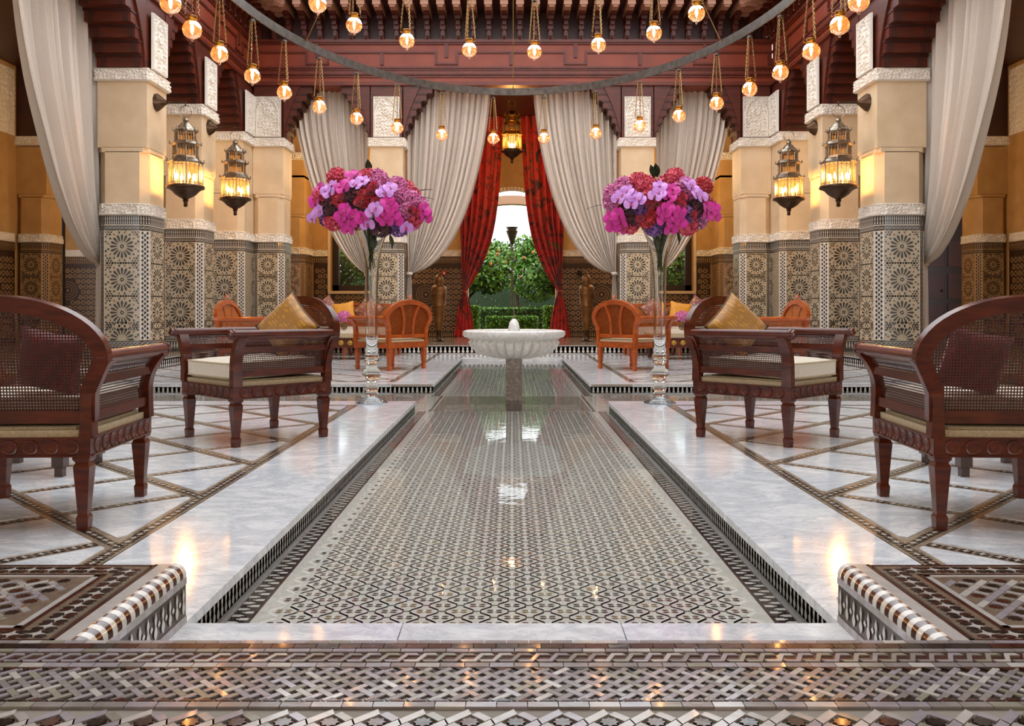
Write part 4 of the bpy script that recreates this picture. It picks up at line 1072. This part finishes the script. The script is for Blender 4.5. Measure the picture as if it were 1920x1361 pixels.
for sg,side in ((-1,'left'),(1,'right')):
    # mid-distance armchairs, turned to the side with the open front towards the camera
    c = chair('A', (sg*1.705,5.87,0), (-.78 if sg < 0 else .78), 'dark mahogany caned armchair at mid-distance on the %s terrace' % side, 'dark caned armchairs')
    o = link('seat_cushion', CUSH, None, on_chair(c,T(0,-.035,.476)@RX(.03))); tag(o,'thick cream cushion on the seat of the mid-distance %s armchair' % side,'cushion','cream seat cushions')
    o = link('pillow', GP, None, on_chair(c,T(sg*-.11,.165,.735)@RZ(-sg*.45)@RX(1.3)@RZ(pi/4))); tag(o,'gold brocade pillow stood on its corner in the mid-distance %s armchair' % side,'pillow','gold pillows')
    # near armchairs seen from behind
    c = chair('A', (sg*1.975,3.69,0), pi+sg*-.06, 'dark mahogany caned armchair seen from behind at the %s edge' % side, 'dark caned armchairs', .96)
    o = link('seat_cushion', CUSH, None, on_chair(c,T(0,-.035,.476))); tag(o,'cream cushion in the near armchair at the %s edge' % side,'cushion','cream seat cushions')
    o = link('pillow', RP, None, on_chair(c,T(sg*.13,.20,.67)@RX(1.35)@RZ(.2))); tag(o,'crimson pillow seen through the cane of the near %s armchair' % side,'pillow','crimson pillows')
    # small dark table in front of the near armchair
    t = thing('side_table', 'small dark square table in front of the near %s armchair' % side, 'table', (sg*2.52,4.68,0))
    for ax in (-1,1):
        for ay in (-1,1):
            q = MB(); q.box(-.03,.03,-.03,.03,.05,.46); q.box(-.02,.02,-.02,.02,0,.05); q.build('leg', MAHOGD, t, M=T(ax*.22,ay*.20,0))
    q = MB(); q.prism(plan(-.28,.28,-.26,.26,.02),.455,.49); q.box(-.25,.25,-.23,.23,.38,.455); q.build('tabletop', MAHOGD, t)
    # orange-lit armchairs by the far pool, the light held in the wood colour
    chair('B', (sg*1.735,12.59,0), (-pi+.88)*(1 if sg < 0 else -1), 'bright orange armchair with splatted cane back beside the far %s pool edge' % side, 'orange armchairs', 1.05)
    chair('B', (sg*3.28,11.3,0), (pi/2-.05)*(1 if sg < 0 else -1), 'orange armchair half hidden behind the mid-distance armchair on the %s' % side, 'orange armchairs', 1.04)
    # sofa with cushions on the far terrace
    s = thing('sofa', 'long carved wooden sofa backing onto the %s rear columns' % side, 'sofa', (sg*3.05,16.35,0))
    L2 = .98
    q = MB(); q.box(-L2,L2,-.36,.36,.24,.36); q.build('seat_frame', ORANGE_LIT, s)
    for ax in (-1,0,1):
        for ay in (-1,1):
            q = MB(); q.lathe([(.022,0),(.03,.04),(.04,.24)],8); q.build('leg', ORANGE_LIT, s, M=T(ax*(L2-.06),ay*.31,0))
    q = MB(); q.box(-L2+.03,L2-.03,-.37,.30,.36,.53); q.build('seat_pad', LINEN, s)
    q = MB()
    pts = [(x,.36,.94-.07*abs(x/L2)**3+.02*cos(x*9)) for x in [-L2+2*L2*k/24 for k in range(25)]]; q.sweep(pts,.05,.05,(0,1,0)); q.build('top_rail', ORANGE_LIT, s, 50)
    q = MB(); q.box(-L2+.02,L2-.02,.345,.375,.5,.90); q.build('back_panel', CANE_LIT, s)
    for k in range(5):
        q = MB(); x = -.78+.39*k; q.box(x-.02,x+.02,.33,.385,.5,.91); q.build('back_stile', ORANGE_LIT, s)
    for ax in (-1,1):
        q = MB(); q.sweep([(ax*L2,-.34,.36),(ax*L2,-.35,.55),(ax*(L2+.02),-.36,.68),(ax*(L2+.01),-.2,.72),(ax*L2,.1,.73),(ax*L2,.34,.76)],.05,.05,(1,0,0)); q.build('arm', ORANGE_LIT, s)
    for px,py,me,a,lb in ((612,575,SP_,.12,'patterned rust pillow at the outer end of the %s sofa'),(645,588,YP,.62,'plain yellow pillow leaning on the %s sofa'),(692,576,SP_,-.15,'patterned rust pillow near the middle of the %s sofa')):
        d = 16.50 if me is SP_ else 16.22
        P = at(px if sg < 0 else 1920-px, py, d)
        M = T(P.x,d,(.84 if me is SP_ else .79))@RX(1.32)@RZ(pi/4+sg*a)
        o = link('pillow', me, None, M); tag(o, lb % side, 'pillow', 'sofa pillows')
    # low upholstered table with gilt medallions and a posy
    ot = thing('ottoman', 'low cream-topped table with gilt medallions in front of the %s sofa' % side, 'ottoman', (sg*2.95,15.15,0))
    q = MB(); q.prism(plan(-.62,.62,-.36,.36,.04),.44,.50); q.build('cushion_top', LINEN, ot)
    q = MB(); q.box(-.62,.62,-.37,.37,.385,.445)
    for i in range(31): q.lathe([(0,0),(.018,.0),(.018,.01),(0,.01)],8,0,T(-.60+.04*i,-.37,.385)@RX(pi/2))
    q.build('fringe', DECK, ot)
    q = MB(); q.box(-.60,.60,-.345,.345,.20,.40); q.build('apron', MAHOG, ot)
    for i in range(8):
        q = MB(); q.lathe([(0,.014),(.02,.012),(.028,.004),(.042,.006),(.045,0)],14,0,T(-.525+.15*i,-.346,.29)@RX(pi/2)); q.build('medallion', GILT, ot, 60)
    for ax in (-1,1):
        for ay in (-1,1):
            q = MB(); q.lathe([(.025,0),(.035,.03),(.028,.08),(.045,.21)],10); q.build('leg', MAHOG, ot, 60, T(ax*.54,ay*.29,0))
    P = at(645 if sg < 0 else 1279, 625, 14.9)
    z = .502
    pv = thing('posy_vase', 'small glass bowl vase on the low table before the %s sofa' % side, 'vase', (P.x,14.9,z))
    q = MB(); q.lathe([(.02,0),(.05,.02),(.06,.06),(.045,.10),(.05,.12),(.046,.12),(.04,.10),(.054,.06),(.0,.01)],18); q.build('glass_body', GLOBE, pv, 60)
    pb_ = thing('posy', 'small round posy of pink flowers in the bowl vase, %s side' % side, 'flowers', (P.x,14.9,z+.10))
    rr = random.Random(8)
    for k in range(9):
        a = k*2.4; e = .2+1.2*k/9; d = Vector((cos(a)*cos(e),sin(a)*cos(e),sin(e)))
        link('hydrangea', HYD['p'] if k%3 else HYD['c'], pb_, T(*(d*.075+Vector((0,0,.08))))@d.to_track_quat('Z','Y').to_matrix().to_4x4()@Matrix.Scale(.75,4))
    q = MB()
    for k in range(8): q.tube([(.02*cos(k),.02*sin(k),-.07),(.03*cos(k+.4),.03*sin(k+.4),.08)],.004,5)
    q.build('stems', STEM, pb_)
    # bronze urn on a stand
    P = at(823 if sg < 0 else 1100, 640, 19.0)
    u = thing('urn', 'tall tapering bronze urn with domed lid on the %s of the garden doorway' % side, 'urn', (P.x,19.0,ZP))
    q = MB(); q.lathe([(.13,0),(.135,.015),(.10,.03),(.07,.05),(.062,.08),(.058,.22),(.075,.235)],20); q.build('stand', BRONZE, u, 50)
    q = MB(); q.lathe([(.055,.23),(.07,.25),(.10,.45),(.135,.75),(.142,.76),(.142,.775),(.137,.785),(.160,1.0),(.166,1.03),(.160,1.05),(.167,1.10),(.160,1.16),(.125,1.205),(.082,1.225),(.078,1.25),(.104,1.258),(.106,1.275),(.085,1.285),(.085,1.30)],28); q.build('body', COPPER, u, 40)
    q = MB(); q.lathe([(.095,1.30),(.098,1.32),(.09,1.37),(.06,1.42),(.025,1.445),(.014,1.46),(.020,1.475),(.008,1.49),(.004,1.545),(0,1.55)],24); q.build('lid', COPPER, u, 40)

# ------------------------------------------------------------------ curtains
def curtain(name, label, A, B, nrm, mt, n=12, amp=.06, group=None, tail=None, bunch=2.2, nv=40, nu=150, rings=True):
    """A: edge by the column, B: free swag edge (top to bottom); both end at the tie"""
    t = thing(name, label, 'curtain', tuple(Vector(A[0])), group=group); O = Vector(A[0]); N = Vector(nrm)
    q = MB()
    def f(u,v):
        a, b = cr(A,v), cr(B,v); w = (b-a).length
        k = v**bunch; uu = u+(.15*k*sin(2*pi*u))/3
        p = a.lerp(b,uu)
        # cloth between the edges sags towards the swag as it is drawn to the tie
        am = amp*(1-.55*k)*min(1,w/.5+.25)
        ph = 2*pi*n*u
        return p-O+N*(am*(sin(ph+.6*sin(ph*.37+v*2))+.35*sin(2.3*ph+1.0)))
    q.grid(nu,nv,f); cl = q.build('cloth', mt, t, 80)
    e = cr(A,1)*.5+cr(B,1)*.5-O
    q = MB(); q.lathe([(.05,-.03),(.065,-.015),(.065,.015),(.05,.03)],14,0,T(*e)); q.build('tieback', mt, t, 60)
    if tail:
        zb, wb_, dirv = tail; dv = Vector(dirv)
        q = MB(); h = e.z+O.z-zb
        def g(u,v):
            w = .06+(wb_-.06)*v**.6
            return e+dv*((u-.5)*w)+N*(.03*sin(2*pi*5*u+v))+Vector((0,0,-h*v))
        q.grid(50,14,g); q.build('tail', mt, t, 80)
    if rings:
        q = MB(); a, b = Vector(A[0])-O, Vector(B[0])-O
        q.tube([a+Vector((0,0,.10)),b+Vector((0,0,.10))],.018,8); q.build('rod', BRONZE, t)
        q = MB()
        for k in range(n+1):
            p = a.lerp(b,k/n); q.box(p.x-.035,p.x+.035,p.y-.012,p.y+.012,p.z-.02,p.z+.12)
        q.build('heading_tabs', mt, t)
    return t
def P17(x,y,d=17.72): return tuple(at(x,y,d))
for sg,side in ((-1,'left'),(1,'right')):
    def mx(pts,d): return [tuple(at(x if sg < 0 else 1920-x, y, d)) for x,y in pts]
    Xc = 5.93; k_ = Xc/5.7; top = 5.1
    def kz(y,z): return (sg*Xc, y*k_, EYE+(z-EYE)*k_)
    A = [kz(12.2,top),kz(12.2,4.0),kz(12.2,3.0),kz(12.2,2.2),kz(12.2,1.50)]
    B = [kz(9.98,top),kz(10.10,4.40),kz(10.28,3.72),kz(10.63,2.98),kz(11.06,2.26),kz(11.60,1.70),kz(12.12,1.46)]
    B = [tuple(cr(B,k/8)) for k in range(9)]
    curtain('curtain', 'long grey linen curtain swept back to the nearest column, %s edge of the picture' % side, A, B, (sg*1.0,0,0), CURT, 12, .115, 'grey linen curtains', (ZP+.02,.16,(0,1,0)), rings=False)
    A = mx([(764,158),(764,250),(764,340),(764,430),(766,512)],17.75)
    B = mx([(921,160),(916,215),(905,285),(888,355),(865,420),(832,475),(800,503),(770,514)],17.75)
    B = [tuple(cr(B,k/8)) for k in range(9)]
    curtain('curtain', 'grey linen curtain on the %s of the central back bay' % side, A, B, (0,-1,0), CURT, 13, .07, 'grey linen curtains', (ZP+.02,.15,(1,0,0)))
    A = mx([(691,165),(691,250),(691,340),(691,430),(690,514)],17.8)
    B = mx([(548,165),(552,215),(560,265),(578,335),(600,395),(630,455),(658,492),(687,515)],17.8)
    B = [tuple(cr(B,k/8)) for k in range(9)]
    curtain('curtain', 'grey linen curtain in the narrow back bay on the %s' % side, A, B, (0,-1,0), CURT, 12, .06, 'grey linen curtains', (ZP+.02,.15,(1,0,0)))
    A = mx([(858,218),(859,300),(861,380),(864,460),(868,546)],21.75)
    B = mx([(943,218),(940,300),(934,380),(923,445),(903,500),(884,532),(874,548)],21.75)
    B = [tuple(cr(B,k/8)) for k in range(9)]
    curtain('curtain', 'red patterned curtain tied back on the %s of the garden doorway' % side, A, B, (0,-1,0), REDC, 6, .07, 'red curtains', (ZP+.01,.52,(1,0,0)), nu=90, rings=False)

# ------------------------------------------------------------------ lanterns
def oct_(r, z, n=8, a0=pi/8): return [(r*cos(a0+2*pi*i/n), r*sin(a0+2*pi*i/n), z) for i in range(n)]
def lantern_parts(metal):
    out = []
    def add(nm, mb, mt, sm=None, M=None): out.append((nm, mb.mesh(nm, mt, sm), M or Matrix.Identity(4)))
    # origin: top hook; z negative downwards
    q = MB(); q.tube([(.088*cos(a),0,-.10+.088*sin(a)) for a in [2*pi*k/20 for k in range(20)]],.006,6,closed=True); add('hanging_ring', q, metal, 60)
    q = MB(); q.lathe([(.0,-.155),(.02,-.16),(.014,-.185),(.035,-.20),(.045,-.225),(.03,-.24),(.055,-.255),(.085,-.29),(.125,-.335),(.14,-.36),(.165,-.372),(.17,-.385),(.15,-.39)],16); add('dome', q, metal, 40)
    tiers = ((.145,-.39,-.54,.172),(.172,-.585,-.755,.215),(.232,-.835,-1.165,.25))
    fr = MB()
    for r,zt,zb,ro in tiers:
        for (ra,za,rb,zb_) in ((ro,zt+.012,r+.008,zt-.012),(r+.008,zb+.012,r+.012,zb-.012)):
            fr.add(oct_(ra,za)+oct_(rb,zb_), [(i,(i+1)%8,8+(i+1)%8,8+i) for i in range(8)])
        fr.add(oct_(ro,zt+.012)+oct_(ro*.8,zt+.05), [(i,(i+1)%8,8+(i+1)%8,8+i) for i in range(8)])
        for i in range(8):
            a = pi/8+2*pi*i/8; x,y = r*cos(a), r*sin(a)
            fr.tube([(x,y,zt),(x,y,zb)],.009,6)
            fr.lathe([(.012,0),(.016,.012),(.006,.028),(.010,.038),(0,.055)],6,0,T(ro*cos(a),ro*sin(a),zt+.01))
            b = pi/8+2*pi*(i+1)/8; x2,y2 = r*cos(b), r*sin(b)
            for f in (.30,.70): fr.tube([(x+(x2-x)*f,y+(y2-y)*f,zt),(x+(x2-x)*f,y+(y2-y)*f,zb)],.0045,5)
            zc, h = (zt+zb)/2, (zt-zb)
            for zz in (zt-.12*h, zb+.12*h): fr.tube([(x,y,zz),(x2,y2,zz)],.0045,5)
            fr.tube([(x+(x2-x)*.3,y+(y2-y)*.3,zt-.12*h),(x+(x2-x)*.5,y+(y2-y)*.5,zt-.03*h),(x+(x2-x)*.7,y+(y2-y)*.7,zt-.12*h)],.0045,5)
    fr.add(oct_(.25,-.823)+oct_(.18,-.765), [(i,(i+1)%8,8+(i+1)%8,8+i) for i in range(8)])
    add('frame', fr, metal)
    for r,zt,zb,ro in tiers:
        w = 2*r*sin(pi/8)*.96; ap = r*cos(pi/8)-.004
        q = MB(); q.box(-w/2,w/2,-.002,.002,zb,zt); me = q.mesh('pane', PANE)
        for i in range(8): out.append(('pane', me, RZ(2*pi*i/8+pi/2)@T(0,-ap,0)))
    q = MB(); q.lathe([(.262,-1.165),(.272,-1.175),(.268,-1.20),(.235,-1.205),(.19,-1.235),(.145,-1.285),(.085,-1.325),(.045,-1.345),(.035,-1.36),(.045,-1.375),(.030,-1.385),(.026,-1.43),(.034,-1.44),(.02,-1.46),(0,-1.465)],16,rf=lambda a,k: 1+.035*abs(cos(4*a)) if 2 < k < 7 else 1); add('base_bowl', q, BRONZE, 40)
    for i in range(4):
        a = pi/4+i*pi/2; q = MB(); q.lathe([(.010,0),(.011,.08)],8); q.lathe([(.008,.08),(.020,.11),(.017,.14),(0,.18)],8,1); add('candle_bulb', q, [LINEN,CANDLE], 60, T(.12*cos(a),.12*sin(a),-1.15))
    return out
LP = lantern_parts(SILVER); LPB = lantern_parts(BRASS)
def lantern(loc, label, group, s=1.0, rz=0, parts=None, power=30):
    t = thing('lantern', label, 'lantern', loc, rz, group, s=s)
    fr = None
    for nm,me,M in (parts or LP):
        o = link(nm, me, fr if nm == 'pane' else t, M)
        if nm == 'frame': fr = o
    l = lamp('lantern_light', (loc[0],loc[1],loc[2]-.98*s), power, (1,.62,.26), .06)
    return t
for sg,side in ((-1,'left'),(1,'right')):
    for nm,yc,(px,py),s in (('nearest',12.62,(348,196),1.0),('middle',14.81,(441,243),.985)):
        x = sg*(960-px)*yc/F; z = EYE+(580-py)*yc/F
        b = thing('wall_bracket', 'bronze bracket arm on the %s column, %s side' % (nm,side), 'bracket', (sg*5.1,yc,z+.03), group='lantern brackets')
        q = MB(); q.lathe([(.125,0),(.12,.02),(.085,.07),(.045,.12),(.028,.15)],20,0,RY(-sg*pi/2)@Matrix.Identity(4),rf=lambda a,k: 1+.05*cos(10*a)); q.build('wall_rose', BRONZE, b, 40)
        L = abs(sg*5.1-x); q = MB(); q.tube([(-sg*.12,0,0),(-sg*(L-.02),0,.005)],.017,8); q.tube([(-sg*(L-.03),0,.005),(-sg*L,0,.015),(-sg*(L+.015),0,-.01),(-sg*L,0,-.03),(-sg*(L-.01),0,-.045)],.008,6); q.build('arm', BRONZE, b, 50)
        lantern((x,yc,z-.005), 'tiered glass and metal lantern hung from the %s column, %s side' % (nm,side), 'side lanterns', s)
P = at(960,215,19.6)
cl = lantern((P.x,19.6,P.z+.35), 'brass lantern hanging before the garden doorway in the back gallery', 'side lanterns', .98, parts=LPB, power=45)
q = MB(); q.tube([(0,0,0),(0,0,5.62-P.z-.35)],.008,6); q.build('hanging_rod', BRASS, cl)

# ------------------------------------------------------------------ ring chandelier with globe lamps
def ringband(name, cx, cy, a, b, z, label):
    t = thing(name, label, 'chandelier', (cx,cy,z)); q = MB(); n = 120
    q.sweep([(a*cos(2*pi*k/n), b*sin(2*pi*k/n), 0) for k in range(n)],.018,.125,(0,0,1),closed=True); q.build('iron_band', IRON, t, 60)
    for k in range(6):
        an = 2*pi*(k+.5)/6; q = MB(); q.tube([(a*cos(an),b*sin(an),.04),(a*.3*cos(an),b*.3*sin(an),7.6-z)],.008,5); q.build('suspension_cable', CHAINM, t)
    return t
rg1 = ringband('ring_chandelier', .02, 9.95, 3.47, 5.55, 4.68, 'large oval iron chandelier ring carrying the lower globe lamps')
rg2 = ringband('ring_chandelier', -.06, 9.0, 2.7, 3.2, 5.28, 'smaller upper oval iron ring above the picture carrying globe lamps')
q = MB()
for y in (6.0,9.5,13.0): q.box(-5.6,5.6,y-.06,y+.06,7.6,7.75)
for x in (-5.5,5.5): q.box(x-.06,x+.06,5.5,13.5,6.8,7.75)
tag(q.build('ceiling_beam', IRON), 'slim steel roof beams high over the open court', kind='structure')
GP_ = []
def gadd(nm, mb, mt, sm=50): GP_.append((nm, mb.mesh(nm, mt, sm)))
q = MB(); q.lathe([(.046,.095),(.05,.085),(.075,.068),(.095,.035),(.1035,0),(.098,-.035),(.08,-.066),(.05,-.09),(.02,-.101),(.012,-.106),(.016,-.116),(.010,-.128),(0,-.132)],24); gadd('globe', q, GLOBE)
q = MB(); q.lathe([(.046,.085),(.052,.09),(.052,.105),(.046,.11),(.050,.135),(.056,.140),(.050,.146),(.0,.148)],18)
for k in range(3):
    a = pi/2+2*pi*k/3; c,s = cos(a), sin(a); q.tube([(c*.052,s*.052,.115),(c*.075,s*.075,.105),(c*.09,s*.09,.12),(c*.085,s*.085,.145),(c*.072,s*.072,.15)],.004,5)
gadd('brass_collar', q, BRASS)
q = MB(); q.lathe([(.008,.085),(.010,.055),(.015,.035),(.018,.01),(.013,-.015),(.006,-.03),(.007,-.045),(0,-.055)],10); gadd('bulb', q, BULB)
q = MB(); q.lathe([(0,.73),(.025,.725),(.036,.71),(.04,.70),(.034,.695),(0,.70)],14); q.tube([(0,0,.725),(0,0,.83)],.004,5); gadd('canopy_cap', q, IRON)
ch = MB(); p0, p1 = Vector((0,.082,.15)), Vector((0,.030,.70)); n = 20; dv = (p1-p0)/n; th = math.atan2(dv.y,dv.z)
for i in range(n):
    M = T(*(p0+dv*(i+.5)))@RX(-th)@RZ(pi/2*(i%2))
    ch.tube([(.008*cos(b),0,.0185*sin(b)) for b in [2*pi*k/8 for k in range(8)]],.0042,4,0,M,closed=True)
chm = ch.mesh('chain', CHAINM, 60)
def globe(x, y, z, rot, label, group):
    t = thing('globe_lamp', label, 'lamp', (x,y,z), rot, group)
    for nm,me in GP_: link(nm, me, t)
    for k in range(3): link('chain', chm, t, RZ(2*pi*k/3))
L1 = [(295,3),(352,55),(412,101),(474,142),(539,172),(605,198),(671,221),(747,238),(829,252),(925,260),(1020,260),(1117,250),(1200,236),(1277,219),(1345,194),(1406,167),(1464,136),(1516,96),(1564,48),(1605,3)]
ORD = ['first','second','third','fourth','fifth','sixth','seventh','eighth','ninth','tenth','eleventh','twelfth','thirteenth','fourteenth','fifteenth','sixteenth','seventeenth','eighteenth','nineteenth','twentieth']
zl = EYE+320/F*15.5
for k,(x,y) in enumerate(L1):
    d = (zl-EYE)*F/(580-y); X = (x-960)*d/F
    an = math.atan2((d-9.95)/5.55,(X-.02)/3.47); X, d = .02+3.47*cos(an), 9.95+5.55*sin(an)
    globe(X, d, zl, RND.uniform(0,2), 'clear globe lamp on the lower iron ring, %s from the left' % ORD[k], 'lower ring globe lamps')
L2_ = [(596,8),(664,47),(763,76),(880,93),(1002,97),(1122,84),(1226,62),(1306,25)]
zl2 = EYE+485/F*12.2
for k,(x,y) in enumerate(L2_):
    d = (zl2-EYE)*F/(580-y); X = (x-960)*d/F
    globe(X, d, zl2, RND.uniform(0,2), 'clear globe lamp of the upper row near the eaves, %s from the left' % ORD[k], 'upper ring globe lamps')
# ------------------------------------------------------------------ garden beyond the doorway
m = MB(); m.box(-30,30,22.4,80,-.3,.0); tag(m.build('ground', GROUND), 'garden ground beyond the doorway', kind='structure')
def leaves(mb, c, rad, n, size, rr, mis=(0,1), shell=.55):
    for i in range(n):
        while True:
            p = Vector((rr.uniform(-1,1),rr.uniform(-1,1),rr.uniform(-1,1)))
            if shell < p.length < 1: break
        q = Vector((c[0]+p.x*rad[0], c[1]+p.y*rad[1], c[2]+p.z*rad[2])); s = size*rr.uniform(.6,1.3)
        M = T(*q)@Matrix.Rotation(rr.uniform(0,6.28),4,Vector((rr.uniform(-1,1),rr.uniform(-1,1),rr.uniform(-1,1))).normalized())
        mb.add([(-s*.45,0,0),(0,-s,0),(s*.45,0,0),(0,s,.15*s)], [(0,1,2,3)], rr.choice(mis), M)
def tree(x, y, h, r, label, seed, fruit=True, mats=None, n=9600):
    rr = random.Random(seed); t = thing('orange_tree' if fruit else 'shade_tree', label, 'tree', (x,y,0), group='garden trees')
    q = MB(); q.tube([(0,0,0),(.05,.02,h*.25),(-.03,0,h*.45),(.04,.03,h*.7)],[.11,.09,.08,.04],8)
    for k in range(5):
        a = k*1.3; q.tube([(0,0,h*.38),(r*.4*cos(a),r*.4*sin(a),h*.58),(r*.7*cos(a),r*.7*sin(a),h*.75)],[.05,.035,.015],6)
    q.build('trunk', BARK, t, 60)
    f = MB()
    for k in range(8):
        a = rr.uniform(0,6.28); rad = r*rr.uniform(.45,.62); c = (r*.55*cos(a), r*.55*sin(a), h*rr.uniform(.55,.86)) if k else (0,0,h*.7)
        leaves(f, c, (rad,rad,rad*.85), n//8, .085, rr, (0,0,1,2))
    o = f.build('foliage', mats or [LEAF,LEAFL,LEAFD], t); tag(o, kind='stuff')
    if fruit:
        q = MB(); q.lathe([(0,-.045),(.03,-.034),(.045,0),(.03,.034),(0,.045)],8); me = q.mesh('orange', ORANGE, 60)
        for k in range(26):
            a = rr.uniform(0,6.28); e = rr.uniform(-.6,.9); link('orange', me, t, T(r*.95*cos(a)*cos(e), r*.95*sin(a)*cos(e), h*.70+r*.75*sin(e)))
    return t
tree(-1.5,28.3,2.95,1.45,'bushy orange tree left of the garden path',1); tree(1.65,29.6,3.0,1.45,'bushy orange tree right of the garden path',2)
tree(.2,34.6,3.7,1.65,'taller leafy tree at the end of the garden path',3,False); tree(-5.5,27.5,3.4,1.6,'leafy tree outside the left window',4); tree(5.2,27.5,3.4,1.6,'leafy tree outside the right window',5)
tree(-4.3,34,4,1.9,'leafy tree set back on the left of the garden',6,False); tree(5.0,34,3.9,1.9,'leafy tree set back on the right of the garden',7,False)
def hedge(x0, x1, y0, y1, h, label, seed):
    rr = random.Random(seed); t = thing('hedge', label, 'hedge', ((x0+x1)/2,(y0+y1)/2,0), group='clipped hedges')
    q = MB(); q.box(-(x1-x0)/2+.05,(x1-x0)/2-.05,-(y1-y0)/2+.05,(y1-y0)/2-.05,0,h-.05); q.build('core', LEAFD, t)
    f = MB(); w, d = (x1-x0)/2, (y1-y0)/2
    for i in range(3600):
        p = [rr.uniform(-w,w),rr.uniform(-d,d),rr.uniform(0,h)]; k = rr.randrange(4)
        if k == 0: p[2] = h+rr.uniform(-.03,.02)
        elif k == 1: p[1] = -d+rr.uniform(-.02,.05)
        elif k == 2: p[0] = rr.choice((-w,w))+rr.uniform(-.03,.03)
        else: p[1] = -d+rr.uniform(-.02,.1)
        s = rr.uniform(.03,.06); M = T(*p)@Matrix.Rotation(rr.uniform(0,6.28),4,Vector((rr.uniform(-1,1),rr.uniform(-1,1),rr.uniform(-1,1))).normalized())
        f.add([(-s*.5,0,0),(0,-s,0),(s*.5,0,0),(0,s,0)], [(0,1,2,3)], rr.choice((0,0,1)), M)
    tag(f.build('foliage', [LEAF,LEAFL], t), kind='stuff')
hedge(-1.6,-.95,24.6,25.6,.92,'clipped dark hedge at the left side of the doorway view',1); hedge(.92,1.6,24.6,25.6,.92,'clipped dark hedge at the right side of the doorway view',2)
hedge(-.75,.75,26.2,27.0,.62,'low clipped hedge across the middle of the doorway view',3)
hedge(-9,9,40,41,2.6,'tall dark hedge closing the far end of the garden',4)
hedge(-3,3,30.9,31.4,.9,'mid-height hedge under the orange trees',5)
# garden lamp post
lp = thing('lamp_post', 'dark iron garden lamp post seen through the doorway', 'lamp post', (0,32.0,0))
q = MB(); q.tube([(0,0,0),(0,0,3.2)],[.05,.03],10); q.lathe([(.12,0),(.11,.08),(.06,.15),(.05,.5)],12); q.lathe([(.03,2.55),(.10,2.62),(.16,2.64),(.05,2.85),(.02,2.95)],10); q.build('post', BRONZE, lp, 50)
q = MB(); q.lathe([(.03,3.2),(.06,3.25),(.20,3.65),(.22,3.7),(.17,3.72),(.19,3.80),(.24,3.84)],8)
q.build('lamp_head', BRONZE, lp)
# palm
pt_ = thing('palm', 'palm fronds hanging at the upper right of the doorway view', 'palm', (2.35,38.2,0))
q = MB(); q.tube([(0,0,0),(.05,0,2.5),(0,0,4.6)],[.2,.16,.15],10); q.build('trunk', BARK, pt_, 60)
for k in range(13):
    a = 2*pi*k/13; f = MB(); R_ = 1.7
    pts = [(R_*t*cos(a)*(1-.15*t), R_*t*sin(a)*(1-.15*t), 4.6+.55*sin(t*2.2)-1.5*t*t) for t in [i/12 for i in range(13)]]
    f.tube(pts,.015,5)
    for i in range(1,13):
        p_ = Vector(pts[i]); tg = (Vector(pts[i])-Vector(pts[i-1])).normalized(); sd = tg.cross(Vector((0,0,1))).normalized()
        for s in (-1,1):
            for o_ in (0,.5):
                b_ = p_-tg*(.12*o_); e_ = b_+sd*(s*.34)+tg*.16-Vector((0,0,.24)); f.add([b_-tg*.014,b_+tg*.014,e_],[(0,1,2)])
    f.build('frond', LEAFL, pt_)
# garden arch beyond the doorway
m = MB(); Ya, Yb = 25.6, 25.95; prev = None
pts = [(1.75*cos(a), 2.9+1.02*sin(a)) for a in [pi*k/24 for k in range(25)]]; pto = [(1.98*cos(a), 2.9+1.27*sin(a)) for a in [pi*k/24 for k in range(25)]]
for k in range(24):
    (a,b),(c,d),(e,f),(g,h) = pts[k],pts[k+1],pto[k],pto[k+1]
    m.add([(a,Ya,b),(c,Ya,d),(g,Ya,h),(e,Ya,f),(a,Yb,b),(c,Yb,d),(g,Yb,h),(e,Yb,f)],[(0,1,2,3),(7,6,5,4),(4,5,1,0),(3,2,6,7)])
for s in (-1,1): m.box(min(s*1.75,s*1.98),max(s*1.75,s*1.98),Ya,Yb,0,2.9)
tag(m.build('garden_arch', PINKW), 'slender pink plaster arch just outside the doorway', 'arch')
